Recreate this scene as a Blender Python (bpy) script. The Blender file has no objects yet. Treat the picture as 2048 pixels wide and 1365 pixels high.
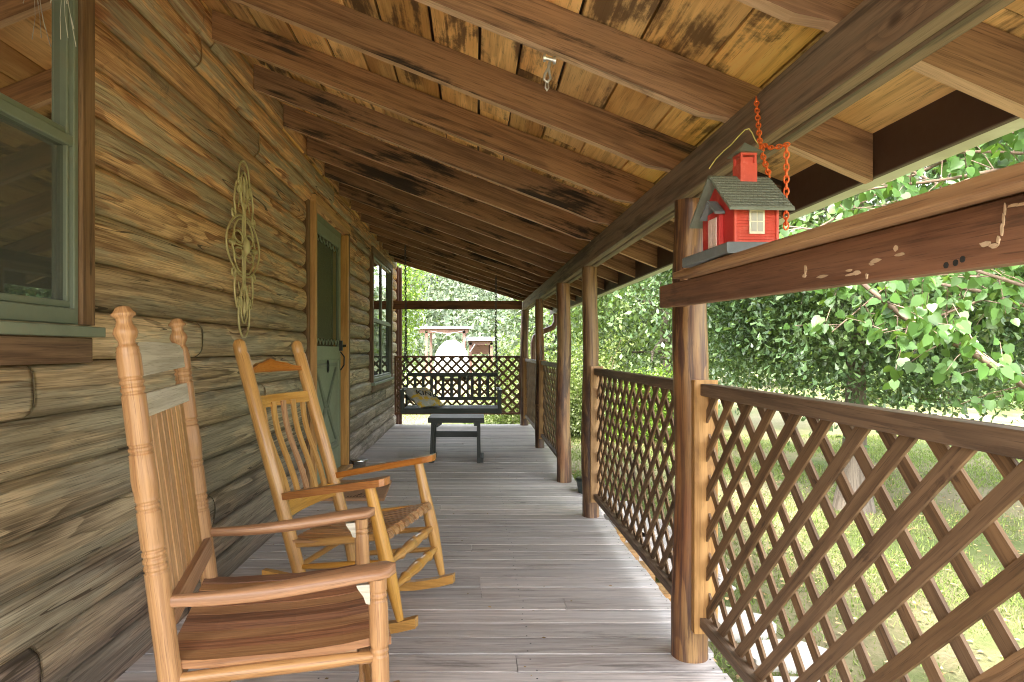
import bpy, math, random
import numpy as np
from mathutils import Vector, Matrix
V = Vector
R = math.radians
random.seed(11)
rng = np.random.default_rng(5)
sc = bpy.context.scene
COL = sc.collection

# ------------------------------------------------------------------ camera
cam_d = bpy.data.cameras.new('camera')
cam = bpy.data.objects.new('camera', cam_d); COL.objects.link(cam)
cam.location = (0, 0, 1.2); cam.rotation_euler = (R(90), 0, 0)
cam_d.sensor_width = 36; cam_d.lens = 22.5
cam_d.shift_x = 74 / 2048; cam_d.shift_y = 19.5 / 2048
cam_d.clip_start = .02; cam_d.clip_end = 1500
sc.camera = cam

# ------------------------------------------------------------------ light
w = bpy.data.worlds.new('World'); sc.world = w; w.use_nodes = True
nt = w.node_tree; nt.nodes.clear()
sky = nt.nodes.new('ShaderNodeTexSky'); sky.sky_type = 'NISHITA'; sky.sun_disc = False
sky.sun_elevation = R(48); sky.sun_rotation = R(222); sky.dust_density = 4; sky.air_density = 1.2
hs = nt.nodes.new('ShaderNodeHueSaturation'); hs.inputs['Saturation'].default_value = .30
bg = nt.nodes.new('ShaderNodeBackground'); bg.inputs[1].default_value = .15
wo = nt.nodes.new('ShaderNodeOutputWorld')
nt.links.new(sky.outputs[0], hs.inputs['Color']); nt.links.new(hs.outputs[0], bg.inputs[0]); nt.links.new(bg.outputs[0], wo.inputs[0])
sd = bpy.data.lights.new('sun', 'SUN'); sd.energy = 1.5; sd.angle = R(14); sd.color = (1, .95, .87)
sun = bpy.data.objects.new('sun', sd); COL.objects.link(sun)
_e, _a = R(48), R(222)
sdir = V((math.sin(_a) * math.cos(_e), math.cos(_a) * math.cos(_e), math.sin(_e)))
sun.rotation_euler = sdir.to_track_quat('Z', 'Y').to_euler(); sun.location = (-20, -20, 30)
sc.view_settings.view_transform = 'Standard'; sc.view_settings.look = 'None'
sc.view_settings.exposure = 3.78; sc.view_settings.gamma = 1
sc.view_settings.use_curve_mapping = False
cy = sc.cycles
cy.max_bounces = 10; cy.diffuse_bounces = 7; cy.glossy_bounces = 3; cy.transmission_bounces = 4; cy.transparent_max_bounces = 8
cy.sample_clamp_indirect = 8; cy.use_denoising = True; cy.filter_width = 1.05
try: cy.caustics_reflective = False; cy.caustics_refractive = False
except Exception: pass

# ------------------------------------------------------------------ helpers
ABS = {}
def tag(o, label=None, cat=None, group=None, kind=None):
    if label: o['label'] = label
    if cat: o['category'] = cat
    if group: o['group'] = group
    if kind: o['kind'] = kind
    return o
def thing(name, label, cat, loc=(0, 0, 0), rotz=0, group=None):
    o = bpy.data.objects.new(name, None); COL.objects.link(o); o.empty_display_size = .1
    o.location = loc; o.rotation_euler = (0, 0, rotz); ABS[o.name] = V(loc)
    return tag(o, label, cat, group)
class MB:
    def __init__(s): s.v = []; s.f = []; s.uv = []; s.sm = []
    def add(s, verts, faces, uvs, smooth=False):
        b = len(s.v); s.v += [tuple(x) for x in verts]
        for f, u in zip(faces, uvs):
            s.f.append([b + i for i in f]); s.uv.append(u); s.sm.append(smooth)
    def beam(s, p0, p1, w, h, up=(0, 0, 1), ch=.003):
        p0, p1, up = V(p0), V(p1), V(up); d = p1 - p0; L = d.length
        if L < 1e-6: return s
        d /= L; a = d.cross(up)
        if a.length < 1e-4: a = d.cross(V((1, 0, 0)))
        a.normalize(); c = a.cross(d)
        w2, h2 = w / 2, h / 2; ch = min(ch, w * .3, h * .3)
        sec = [(-w2 + ch, -h2), (w2 - ch, -h2), (w2, -h2 + ch), (w2, h2 - ch), (w2 - ch, h2), (-w2 + ch, h2), (-w2, h2 - ch), (-w2, -h2 + ch)]
        per = [0]
        for i in range(8):
            q, r = sec[i], sec[(i + 1) % 8]; per.append(per[-1] + math.hypot(q[0] - r[0], q[1] - r[1]))
        ru, rv = random.random() * 40, random.random() * 40
        vs = [p0 + a * x + c * y for x, y in sec] + [p1 + a * x + c * y for x, y in sec]
        fs, us = [], []
        for i in range(8):
            j = (i + 1) % 8
            fs.append([i, j, 8 + j, 8 + i])
            us.append([(ru, rv + per[i]), (ru, rv + per[i + 1]), (ru + L, rv + per[i + 1]), (ru + L, rv + per[i])])
        fs.append(list(range(7, -1, -1))); us.append([(ru + sec[i][0] * 3, rv + sec[i][1] * 3) for i in range(7, -1, -1)])
        fs.append(list(range(8, 16))); us.append([(ru + 9 + sec[i][0] * 3, rv + sec[i][1] * 3) for i in range(8)])
        s.add(vs, fs, us); return s
    def box(s, lo, hi, grain='y', ch=.003):
        lo, hi = V(lo), V(hi); m = (lo + hi) / 2; e = hi - lo
        if grain == 'y': return s.beam((m.x, lo.y, m.z), (m.x, hi.y, m.z), e.x, e.z, (0, 0, 1), ch)
        if grain == 'x': return s.beam((lo.x, m.y, m.z), (hi.x, m.y, m.z), e.y, e.z, (0, 0, 1), ch)
        return s.beam((m.x, m.y, lo.z), (m.x, m.y, hi.z), e.y, e.x, (1, 0, 0), ch)
    def poly(s, pts, off, grain=(1, 0, 0), smooth=False):
        pts = [V(p) for p in pts]; off = V(off); g = V(grain).normalized(); n = len(pts)
        c = g.cross(off.normalized()); ru, rv = random.random() * 40, random.random() * 40
        vs = pts + [p + off for p in pts]; fs, us = [], []
        U = lambda p, k=0: (ru + p.dot(g), rv + p.dot(c) + k)
        fs.append(list(range(n - 1, -1, -1))); us.append([U(pts[i]) for i in range(n - 1, -1, -1)])
        fs.append([n + i for i in range(n)]); us.append([U(pts[i], 3) for i in range(n)])
        T = off.length; acc = 0
        for i in range(n):
            j = (i + 1) % n; l = (pts[j] - pts[i])
            fs.append([i, j, n + j, n + i])
            us.append([U(pts[i]), U(pts[j]), (U(pts[j])[0], U(pts[j])[1] + T), (U(pts[i])[0], U(pts[i])[1] + T)])
        s.add(vs, fs, us, smooth); return s
    def tube(s, pts, rad, n=12, wob=0, closed=False, flat=(1, 1)):
        pts = [V(p) for p in pts]; m = len(pts)
        if not hasattr(rad, '__len__'): rad = [rad] * m
        ru, rv = random.random() * 40, random.random() * 40
        t0 = (pts[1] - pts[0]).normalized()
        a = t0.cross(V((0, 0, 1)) if abs(t0.z) < .9 else V((1, 0, 0))).normalized()
        vs, acc, L = [], [0], 0
        circ = 2 * math.pi * max(rad)
        ph = random.random() * 9
        for i, p in enumerate(pts):
            if closed: t = (pts[(i + 1) % m] - pts[i - 1]).normalized()
            else: t = (pts[min(i + 1, m - 1)] - pts[max(i - 1, 0)]).normalized()
            a = (a - t * a.dot(t)).normalized(); b = t.cross(a)
            if i: L += (p - pts[i - 1]).length; acc.append(L)
            for k in range(n):
                th = 2 * math.pi * k / n
                rr = rad[i] * (1 + wob * (math.sin(3 * th + ph + i * .31) * .5 + math.sin(5 * th + i * .9 + ph * 2) * .5))
                vs.append(p + a * math.cos(th) * rr * flat[0] + b * math.sin(th) * rr * flat[1])
        fs, us = [], []
        rngi = m if closed else m - 1
        for i in range(rngi):
            i2 = (i + 1) % m; u0 = ru + acc[i]; u1 = ru + (acc[i2] if i2 else acc[i] + .01)
            for k in range(n):
                k2 = (k + 1) % n; v0, v1 = rv + circ * k / n, rv + circ * (k + 1) / n
                fs.append([i * n + k, i * n + k2, i2 * n + k2, i2 * n + k]); us.append([(u0, v0), (u0, v1), (u1, v1), (u1, v0)])
        s.add(vs, fs, us, True)
        if not closed:
            s.add(vs[:n], [list(range(n - 1, -1, -1))], [[(ru + math.cos(k) * .05, rv + math.sin(k) * .05) for k in range(n)]])
            s.add(vs[-n:], [list(range(n))], [[(ru + math.cos(k) * .05, rv + math.sin(k) * .05) for k in range(n)]])
        return s
    def grid(s, rows, smooth=True, sc_=1.0):
        ny, nx = len(rows), len(rows[0]); vs = [p for r in rows for p in r]; fs, us = [], []
        ru, rv = random.random() * 40, random.random() * 40
        for j in range(ny - 1):
            for i in range(nx - 1):
                q = [j * nx + i, j * nx + i + 1, (j + 1) * nx + i + 1, (j + 1) * nx + i]
                fs.append(q); us.append([(ru + a * sc_ / nx, rv + b * sc_ / ny) for a, b in ((i, j), (i + 1, j), (i + 1, j + 1), (i, j + 1))])
        s.add(vs, fs, us, smooth); return s
def build(name, mb, mat, parent=None, at=None, local=False):
    sh = V((0, 0, 0))
    if parent is not None and not local: sh = ABS[parent.name]
    if at is not None: sh = V(at)
    me = bpy.data.meshes.new(name)
    me.from_pydata([tuple(V(p) - sh) for p in mb.v], [], mb.f)
    uvl = me.uv_layers.new(name='UVMap')
    flat = [c for u in mb.uv for p in u for c in p]
    uvl.data.foreach_set('uv', flat)
    me.polygons.foreach_set('use_smooth', mb.sm)
    me.materials.append(mat); me.update()
    o = bpy.data.objects.new(name, me); COL.objects.link(o)
    if parent is not None: o.parent = parent; ABS[o.name] = ABS.get(parent.name, V((0, 0, 0)))
    elif at is not None: o.location = at; ABS[o.name] = V(at)
    else: ABS[o.name] = V((0, 0, 0))
    return o
def npmesh(name, verts, nper, mat, parent=None, at=(0, 0, 0), smooth=False, cnt=None):
    """many equal polygons, nper vertices each, no shared vertices"""
    verts = np.asarray(verts, dtype=np.float32).reshape(-1, 3) - np.asarray(at if parent is None else tuple(ABS[parent.name]), dtype=np.float32)
    n = len(verts); p = n // nper
    me = bpy.data.meshes.new(name); me.vertices.add(n); me.loops.add(n); me.polygons.add(p)
    me.vertices.foreach_set('co', verts.ravel())
    me.loops.foreach_set('vertex_index', np.arange(n, dtype=np.int32))
    me.polygons.foreach_set('loop_start', np.arange(0, n, nper, dtype=np.int32))
    try: me.polygons.foreach_set('loop_total', np.full(p, nper, dtype=np.int32))
    except Exception: pass
    me.materials.append(mat); me.update(calc_edges=True); me.validate()
    o = bpy.data.objects.new(name, me); COL.objects.link(o)
    if parent is not None: o.parent = parent; ABS[o.name] = ABS[parent.name]
    else: o.location = at; ABS[o.name] = V(at)
    return o

# ------------------------------------------------------------------ materials
class NT:
    def __init__(s, name):
        s.m = bpy.data.materials.new(name); s.m.use_nodes = True; s.t = s.m.node_tree; s.t.nodes.clear()
        s.out = s.n('ShaderNodeOutputMaterial')
    def n(s, typ, **kw):
        x = s.t.nodes.new(typ)
        for k, v in kw.items(): setattr(x, k, v)
        return x
    def l(s, a, b): s.t.links.new(a, b)
    def set(s, inp, v):
        if isinstance(v, bpy.types.NodeSocket): s.l(v, inp)
        else:
            if isinstance(v, tuple) and len(v) == 3 and inp.type == 'RGBA': v = v + (1,)
            inp.default_value = v
    def math(s, op, a, b=0.0, c=None, clamp=False):
        x = s.n('ShaderNodeMath', operation=op); x.use_clamp = clamp
        s.set(x.inputs[0], a); s.set(x.inputs[1], b)
        if c is not None: s.set(x.inputs[2], c)
        return x.outputs[0]
    def mix(s, f, a, b, blend='MIX'):
        x = s.n('ShaderNodeMix', data_type='RGBA', blend_type=blend); x.clamp_factor = True
        s.set(x.inputs[0], f); s.set(x.inputs[6], a); s.set(x.inputs[7], b); return x.outputs[2]
    def vec(s, x, y, z=0.0):
        c = s.n('ShaderNodeCombineXYZ'); s.set(c.inputs[0], x); s.set(c.inputs[1], y); s.set(c.inputs[2], z); return c.outputs[0]
    def noise(s, vec, scale=1, detail=2, rough=.5, dist=0.0):
        x = s.n('ShaderNodeTexNoise'); s.l(vec, x.inputs['Vector']); x.inputs['Scale'].default_value = scale
        x.inputs['Detail'].default_value = detail; x.inputs['Roughness'].default_value = rough; x.inputs['Distortion'].default_value = dist
        return x.outputs[0]
    def ramp(s, f, lo, hi):
        x = s.n('ShaderNodeMapRange'); x.interpolation_type = 'SMOOTHSTEP'; s.set(x.inputs[0], f)
        x.inputs[1].default_value = lo; x.inputs[2].default_value = hi; return x.outputs[0]
    def bsdf(s, col, rough=.6, metal=0.0, bump=None, bstr=.3, bdist=.01, spec=.5, coat=0.0):
        b = s.n('ShaderNodeBsdfPrincipled'); s.set(b.inputs['Base Color'], col); s.set(b.inputs['Roughness'], rough)
        b.inputs['Metallic'].default_value = metal; b.inputs['Specular IOR Level'].default_value = spec
        b.inputs['Coat Weight'].default_value = coat; b.inputs['Coat Roughness'].default_value = .25
        if bump is not None:
            bp = s.n('ShaderNodeBump'); bp.inputs['Strength'].default_value = bstr; bp.inputs['Distance'].default_value = bdist
            s.set(bp.inputs['Height'], bump); s.l(bp.outputs[0], b.inputs['Normal'])
        s.l(b.outputs[0], s.out.inputs[0]); return b
def wood(name, light, dark, rings=5, figure=(.8, 7), contrast=.75, fibre=.35, tint=.25, knots=.3, stain=None, stain_amt=0, stain_sc=(1.5, 3), stain_lo=.5,
         rough=.65, bump=.35, coat=0.0, grey=None, ringpatch=True, grey_amt=0, objrand=True, streak=None, spec=.4, warm=None):
    t = NT(name)
    uv = t.n('ShaderNodeUVMap'); sp = t.n('ShaderNodeSeparateXYZ'); t.l(uv.outputs[0], sp.inputs[0]); u, v = sp.outputs[0], sp.outputs[1]
    geo = t.n('ShaderNodeNewGeometry'); oi = t.n('ShaderNodeObjectInfo')
    r = t.math('FRACT', t.math('ADD', geo.outputs['Random Per Island'], oi.outputs['Random']))
    rz = t.math('MULTIPLY', r, 37.0)
    f1 = t.noise(t.vec(t.math('MULTIPLY', u, figure[0]), t.math('MULTIPLY', v, figure[1]), rz), 1, 2, .45, .3)
    vo = t.n('ShaderNodeTexVoronoi'); t.l(t.vec(t.math('MULTIPLY', u, 2.2), t.math('MULTIPLY', v, 4.5), rz), vo.inputs['Vector']); vo.inputs['Scale'].default_value = 1
    sep = t.n('ShaderNodeSeparateColor'); t.l(vo.outputs['Color'], sep.inputs[0])
    keep = t.math('LESS_THAN', sep.outputs[0], knots)
    kd = t.ramp(vo.outputs['Distance'], .30, .0); kd = t.math('MULTIPLY', kd, keep)
    kc = t.math('MULTIPLY', t.ramp(vo.outputs['Distance'], .085, .04), keep)
    field = t.math('ADD', t.math('MULTIPLY', f1, rings * 2.2), t.math('MULTIPLY', kd, 2.5))
    fr = t.math('FRACT', field)
    ring = t.math('MULTIPLY', t.ramp(fr, .25, .92), t.ramp(fr, 1.0, .92))
    fib = t.noise(t.vec(t.math('MULTIPLY', u, 5), t.math('MULTIPLY', v, 190), rz), 1, 3, .6)
    if ringpatch: ring = t.math('MULTIPLY', ring, t.math('ADD', t.math('MULTIPLY', t.ramp(t.noise(t.vec(t.math('MULTIPLY', u, 1.4), t.math('MULTIPLY', v, 5), rz), 1, 2, .5), .36, .62), .85), .15))
    fac = t.math('ADD', t.math('MULTIPLY', ring, contrast), t.math('MULTIPLY', t.math('SUBTRACT', fib, .45), fibre * 2.2), clamp=True)
    col = t.mix(fac, light, dark)
    mid = t.noise(t.vec(t.math('MULTIPLY', u, 1.6), t.math('MULTIPLY', v, 42), rz), 1, 4, .62)
    pore = t.noise(t.vec(t.math('MULTIPLY', u, 9), t.math('MULTIPLY', v, 420), rz), 1, 2, .6)
    col = t.mix(t.math('MULTIPLY', t.ramp(mid, .46, .64), .75), col, dark)
    col = t.mix(t.math('MULTIPLY', t.ramp(pore, .60, .66), .55), col, tuple(c * .5 for c in dark))
    broad = t.noise(t.vec(t.math('MULTIPLY', u, 1.1), t.math('MULTIPLY', v, 5), rz), 1, 3, .6)
    if warm is not None: col = t.mix(t.ramp(broad, .42, .66), col, warm, 'MULTIPLY')
    if grey is not None:
        g = t.noise(t.vec(t.math('MULTIPLY', u, .9), t.math('MULTIPLY', v, 9), rz), 1, 4, .65)
        col = t.mix(t.math('MULTIPLY', t.ramp(g, .38, .62), grey_amt), col, t.mix(fib, grey, tuple(c * .55 for c in grey)))
    if streak is not None:
        g2 = t.noise(t.vec(t.math('MULTIPLY', u, 2.2), t.math('MULTIPLY', v, 22), rz), 1, 3, .6, .6)
        col = t.mix(t.ramp(g2, .5, .6), col, streak)
    col = t.mix(t.math('MULTIPLY', kc, .8), col, tuple(c * .35 for c in dark))
    if stain is not None:
        s1 = t.noise(t.vec(t.math('MULTIPLY', u, stain_sc[0]), t.math('MULTIPLY', v, stain_sc[1]), rz), 1, 7, .68, .35)
        s1 = t.math('ADD', s1, t.math('MULTIPLY', t.math('SUBTRACT', mid, .5), .35))
        col = t.mix(t.math('MULTIPLY', t.ramp(s1, stain_lo, stain_lo + .12), stain_amt), col, stain)
    hsv = t.n('ShaderNodeHueSaturation'); t.set(hsv.inputs['Color'], col)
    t.set(hsv.inputs['Value'], t.math('ADD', t.math('MULTIPLY', r, tint * 2), 1 - tint))
    t.set(hsv.inputs['Saturation'], t.math('ADD', t.math('MULTIPLY', t.math('FRACT', t.math('MULTIPLY', r, 7.3)), .12), .94))
    h = t.math('ADD', t.math('MULTIPLY', fib, -.6), t.math('ADD', t.math('MULTIPLY', ring, -.5), t.math('MULTIPLY', kc, -.6)))
    t.bsdf(hsv.outputs[0], t.math('ADD', t.math('MULTIPLY', fib, .25), rough - .12), 0, h, bump, .004, spec, coat)
    return t.m
def plain(name, col, rough=.5, metal=0.0, var=.12, scale=14, spec=.5, bump=.15, dirt=None, dirt_amt=.4, coat=0):
    t = NT(name); tc = t.n('ShaderNodeTexCoord')
    n1 = t.noise(tc.outputs['Object'], scale, 4, .6); n2 = t.noise(tc.outputs['Object'], scale * 7, 3, .6)
    c = t.mix(n1, tuple(x * (1 - var * 1.6) for x in col), tuple(min(1, x * (1 + var)) for x in col))
    if dirt: c = t.mix(t.math('MULTIPLY', t.ramp(t.noise(tc.outputs['Object'], scale * .5, 5, .7), .5, .68), dirt_amt), c, dirt)
    t.bsdf(c, t.math('ADD', t.math('MULTIPLY', n2, .2), rough - .1), metal, n2, bump, .003, spec, coat); return t.m
def leafmat(name, c1, c2, c3=None, trans=.35, rough=.45, spec=.5):
    t = NT(name); geo = t.n('ShaderNodeNewGeometry'); r = geo.outputs['Random Per Island']
    tc = t.n('ShaderNodeTexCoord'); n1 = t.noise(tc.outputs['Object'], .9, 3, .6)
    c = t.mix(r, c1, c2)
    if c3: c = t.mix(t.ramp(n1, .45, .62), c, c3)
    hsv = t.n('ShaderNodeHueSaturation'); t.set(hsv.inputs['Color'], c); t.set(hsv.inputs['Value'], t.math('ADD', t.math('FRACT', t.math('MULTIPLY', r, 13.7)), .5))
    c = hsv.outputs[0]
    b = t.bsdf(c, rough, spec=spec); t.t.links.remove(t.out.inputs[0].links[0])
    tr = t.n('ShaderNodeBsdfTranslucent'); t.l(t.mix(.55, c, (.25, .42, .03), 'MIX'), tr.inputs[0])
    mx = t.n('ShaderNodeMixShader'); mx.inputs[0].default_value = trans
    t.l(b.outputs[0], mx.inputs[1]); t.l(tr.outputs[0], mx.inputs[2]); t.l(mx.outputs[0], t.out.inputs[0]); return t.m
def glassmat(name, tintc=(.8, .85, .8), rough=.02, refl=.5):
    t = NT(name); fr = t.n('ShaderNodeFresnel'); fr.inputs[0].default_value = 1.5
    f = t.math('ADD', t.math('MULTIPLY', fr.outputs[0], refl), .03, clamp=True)
    tr = t.n('ShaderNodeBsdfTransparent'); tr.inputs[0].default_value = tintc + (1,)
    gl = t.n('ShaderNodeBsdfGlossy'); gl.inputs['Roughness'].default_value = rough
    mx = t.n('ShaderNodeMixShader'); t.l(f, mx.inputs[0]); t.l(tr.outputs[0], mx.inputs[1]); t.l(gl.outputs[0], mx.inputs[2]); t.l(mx.outputs[0], t.out.inputs[0]); return t.m
def screenmat(name, col=(.12, .13, .10), op=.55):
    t = NT(name); tr = t.n('ShaderNodeBsdfTransparent'); d = t.n('ShaderNodeBsdfDiffuse'); d.inputs[0].default_value = col + (1,)
    mx = t.n('ShaderNodeMixShader'); mx.inputs[0].default_value = op; t.l(tr.outputs[0], mx.inputs[1]); t.l(d.outputs[0], mx.inputs[2]); t.l(mx.outputs[0], t.out.inputs[0]); return t.m

# wood of the log wall: greyer near the deck, still stained orange under the eave (real weathering of the finish)
def logmat():
    t = NT('log siding wood')
    uv = t.n('ShaderNodeUVMap'); sp = t.n('ShaderNodeSeparateXYZ'); t.l(uv.outputs[0], sp.inputs[0]); u, v = sp.outputs[0], sp.outputs[1]
    geo = t.n('ShaderNodeNewGeometry'); r = geo.outputs['Random Per Island']; rz = t.math('MULTIPLY', r, 41.0)
    tc = t.n('ShaderNodeTexCoord'); so = t.n('ShaderNodeSeparateXYZ'); t.l(geo.outputs['Position'], so.inputs[0])
    f1 = t.noise(t.vec(t.math('MULTIPLY', u, .8), t.math('MULTIPLY', v, 6), rz), 1, 3, .5, .25)
    vo = t.n('ShaderNodeTexVoronoi'); t.l(t.vec(t.math('MULTIPLY', u, 1.5), t.math('MULTIPLY', v, 3.2), rz), vo.inputs['Vector']); vo.inputs['Scale'].default_value = 1
    sep = t.n('ShaderNodeSeparateColor'); t.l(vo.outputs['Color'], sep.inputs[0]); keep = t.math('LESS_THAN', sep.outputs[0], .4)
    kd = t.math('MULTIPLY', t.ramp(vo.outputs['Distance'], .32, 0), keep); kc = t.math('MULTIPLY', t.ramp(vo.outputs['Distance'], .06, .035), keep)
    fr = t.math('FRACT', t.math('ADD', t.math('MULTIPLY', f1, 8.5), t.math('MULTIPLY', kd, 2.2)))
    ring = t.math('MULTIPLY', t.ramp(fr, .2, .9), t.ramp(fr, 1.0, .9))
    fib = t.noise(t.vec(t.math('MULTIPLY', u, 4), t.math('MULTIPLY', v, 150), rz), 1, 3, .6)
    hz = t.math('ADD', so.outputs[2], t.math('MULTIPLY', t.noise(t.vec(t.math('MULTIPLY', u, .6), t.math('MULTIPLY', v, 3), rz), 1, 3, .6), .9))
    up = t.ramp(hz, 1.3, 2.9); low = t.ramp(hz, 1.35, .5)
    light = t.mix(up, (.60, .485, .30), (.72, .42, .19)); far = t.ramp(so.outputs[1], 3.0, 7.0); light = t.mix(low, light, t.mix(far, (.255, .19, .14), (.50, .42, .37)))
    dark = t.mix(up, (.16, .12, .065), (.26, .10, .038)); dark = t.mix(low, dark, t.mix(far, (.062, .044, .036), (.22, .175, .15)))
    patch = t.ramp(t.noise(t.vec(t.math('MULTIPLY', u, 1.3), t.math('MULTIPLY', v, 4), rz), 1, 2, .5), .38, .62)
    fac = t.math('ADD', t.math('MULTIPLY', t.math('MULTIPLY', ring, patch), .85), t.math('MULTIPLY', t.math('SUBTRACT', fib, .44), 2.2), clamp=True)
    col = t.mix(fac, light, dark)
    g = t.noise(t.vec(t.math('MULTIPLY', u, 1.3), t.math('MULTIPLY', v, 8), rz), 1, 4, .65)
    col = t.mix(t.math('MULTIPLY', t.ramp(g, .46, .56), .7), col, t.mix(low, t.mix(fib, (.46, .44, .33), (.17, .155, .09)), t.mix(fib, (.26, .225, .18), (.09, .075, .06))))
    mid = t.noise(t.vec(t.math('MULTIPLY', u, 1.1), t.math('MULTIPLY', v, 34), rz), 1, 4, .62); col = t.mix(t.math('MULTIPLY', t.ramp(mid, .47, .60), .5), col, dark)
    pore = t.noise(t.vec(t.math('MULTIPLY', u, 5), t.math('MULTIPLY', v, 300), rz), 1, 3, .65); col = t.mix(t.math('MULTIPLY', t.ramp(pore, .56, .64), .6), col, tuple((.05, .035, .02)))
    # long drying cracks
    ck = t.noise(t.vec(t.math('MULTIPLY', u, .35), t.math('MULTIPLY', v, 9), rz), 1, 2, .45, .05)
    crack = t.math('MULTIPLY', t.math('LESS_THAN', t.math('ABSOLUTE', t.math('SUBTRACT', ck, .58)), .0035), t.math('GREATER_THAN', patch, .35))
    col = t.mix(t.math('MULTIPLY', crack, .85), col, (.05, .035, .02)); col = t.mix(t.math('MULTIPLY', kc, .8), col, (.06, .035, .02))
    st = t.noise(t.vec(t.math('MULTIPLY', u, 5), t.math('MULTIPLY', v, 4), rz), 1, 5, .7, .5)
    col = t.mix(t.math('MULTIPLY', t.ramp(st, .62, .74), .6), col, (.09, .075, .05))
    hsv = t.n('ShaderNodeHueSaturation'); t.set(hsv.inputs['Color'], col); t.set(hsv.inputs['Value'], t.math('ADD', t.math('MULTIPLY', r, .5), .78))
    h = t.math('ADD', t.math('MULTIPLY', fib, -.5), t.math('ADD', t.math('MULTIPLY', ring, -.6), t.math('MULTIPLY', crack, -2.0)))
    t.bsdf(hsv.outputs[0], .68, 0, h, .8, .006, .35); return t.m

M = {}
M['log'] = logmat()
M['rafter'] = wood('rafter wood', (.33, .18, .09), (.145, .073, .037), 3, (.5, 6), .5, .9, .15, .1, (.016, .011, .008), .92, (1.2, 4.0), .51, .7)
M['roofboard'] = wood('roof board wood', (.90, .60, .23), (.62, .37, .13), 3, (.9, 5), .5, .35, .22, .3, (.11, .058, .026), .88, (1.8, 4.0), .51, .7, warm=(.75, .62, .5))
M['litedge'] = wood('lit rafter underside wood', (.66, .45, .26), (.44, .28, .15), 3, (.5, 9), .5, .6, .1, .1, (.12, .07, .04), .6, (2, 6), .56)  # paler rafter wood, with light bounced off the deck put into its colour
M['beam'] = wood('header beam wood', (.25, .165, .10), (.09, .056, .034), 3, (.5, 6), .5, .5, .12, .2, (.05, .035, .02), .6, (1, 5), .52, .7, grey=(.30, .28, .21), grey_amt=.35)
M['darkbeam'] = wood('dark stained wood', (.23, .105, .052), (.10, .042, .021), 3, (.6, 6), .5, .4, .12, .3, (.03, .018, .012), .6, (1.5, 5), .52, .6)
M['planktan'] = wood('shelf plank wood', (.42, .25, .11), (.2, .1, .045), 3, (.6, 6), .55, .4, .12, .2)
M['post'] = wood('log post wood', (.30, .175, .07), (.085, .04, .025), 3.0, (1.1, 7), .8, .7, .1, .4, (.05, .022, .016), .9, (1.6, 8), .47, .5, coat=.15, warm=(.8, .6, .6))
M['cedar'] = wood('treated board wood', (.44, .25, .10), (.27, .14, .05), 4, (.7, 7), .6, .3, .1, .6, (.15, .075, .03), .5, (3, 6), .55, .6)
M['lattice'] = wood('lattice slat wood', (.21, .125, .062), (.10, .057, .029), 4, (1, 12), .6, .5, .2, .35, (.035, .018, .012), .8, (5, 9), .58, .65)
M['rail'] = wood('rail wood', (.19, .122, .072), (.085, .052, .031), 4, (.6, 10), .65, .5, .1, .3, (.05, .03, .02), .5, (2, 6), .55, .6)
M['deck'] = wood('deck board wood', (.64, .57, .53), (.37, .32, .295), 6, (.5, 12), .55, 1.2, .2, .22, (.14, .115, .10), .6, (1.3, 5), .56, .7, .5, grey=(.60, .57, .56), grey_amt=.5)
M['oak'] = wood('reddish oak chair wood', (.45, .245, .10), (.27, .13, .05), 3, (.8, 14), .5, .9, .08, .05, rough=.42, coat=.15)
M['oakdark'] = wood('worn brown seat wood', (.30, .14, .075), (.13, .055, .03), 4, (.7, 12), .6, .8, .35, .05, rough=.45)
M['oakmid'] = wood('lighter brown seat wood', (.42, .22, .10), (.22, .10, .045), 4, (.7, 12), .5, .8, .1, .05, rough=.45)
M['oakgrey'] = wood('weathered grey chair wood', (.56, .52, .42), (.36, .32, .24), 4, (.7, 10), .5, .6, .1, .05, rough=.7)
M['oakdark2'] = wood('brown oak arm wood', (.40, .215, .11), (.22, .105, .05), 3, (.8, 12), .5, .6, .08, .05, rough=.42, coat=.15)
M['oakslat'] = wood('golden brown slat wood', (.48, .27, .115), (.25, .12, .045), 4, (.6, 14), .6, .8, .2, .05, rough=.45)
M['honey'] = wood('honey pine chair wood', (.60, .325, .085), (.42, .20, .045), 3, (.9, 12), .5, .35, .07, .12, rough=.32, coat=.4)
M['honeydark'] = wood('orange chair arm wood', (.50, .20, .05), (.30, .10, .025), 4, (.9, 14), .6, .4, .1, .12, rough=.3, coat=.4)
M['honeyseat'] = wood('worn brown slat wood', (.50, .27, .12), (.26, .115, .05), 4, (.9, 14), .6, .5, .2, .05, rough=.35, coat=.25)
M['swing'] = wood('green black painted wood', (.040, .050, .036), (.022, .028, .021), 3, (.8, 9), .5, .5, .1, .1, rough=.5)
M['table'] = wood('dark weathered table wood', (.042, .046, .040), (.02, .022, .02), 3, (.8, 9), .5, .7, .15, .1, rough=.55)
M['tabletop'] = wood('grey weathered table top wood', (.33, .31, .30), (.17, .16, .155), 4, (.8, 12), .5, .8, .1, .1, rough=.55)
M['cas'] = wood('casing wood', (.22, .13, .065), (.09, .048, .024), 3, (.8, 9), .6, .7, .1, .15, (.04, .022, .012), .6, (4, 9), .56)
M['castan'] = wood('door casing wood', (.60, .33, .11), (.38, .19, .055), 3, (.8, 9), .5, .4, .1, .1)
M['green'] = plain('sage green painted metal', (.16, .19, .135), .5, 0, .14, 9, dirt=(.16, .15, .09), dirt_amt=.5)
M['doorgreen'] = plain('grey green door paint', (.23, .27, .185), .5, 0, .16, 7, dirt=(.16, .17, .11), dirt_amt=.5)
M['greenwood'] = plain('faded green sill paint', (.20, .235, .16), .65, 0, .2, 12, dirt=(.2, .16, .1), dirt_amt=.6)
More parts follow.
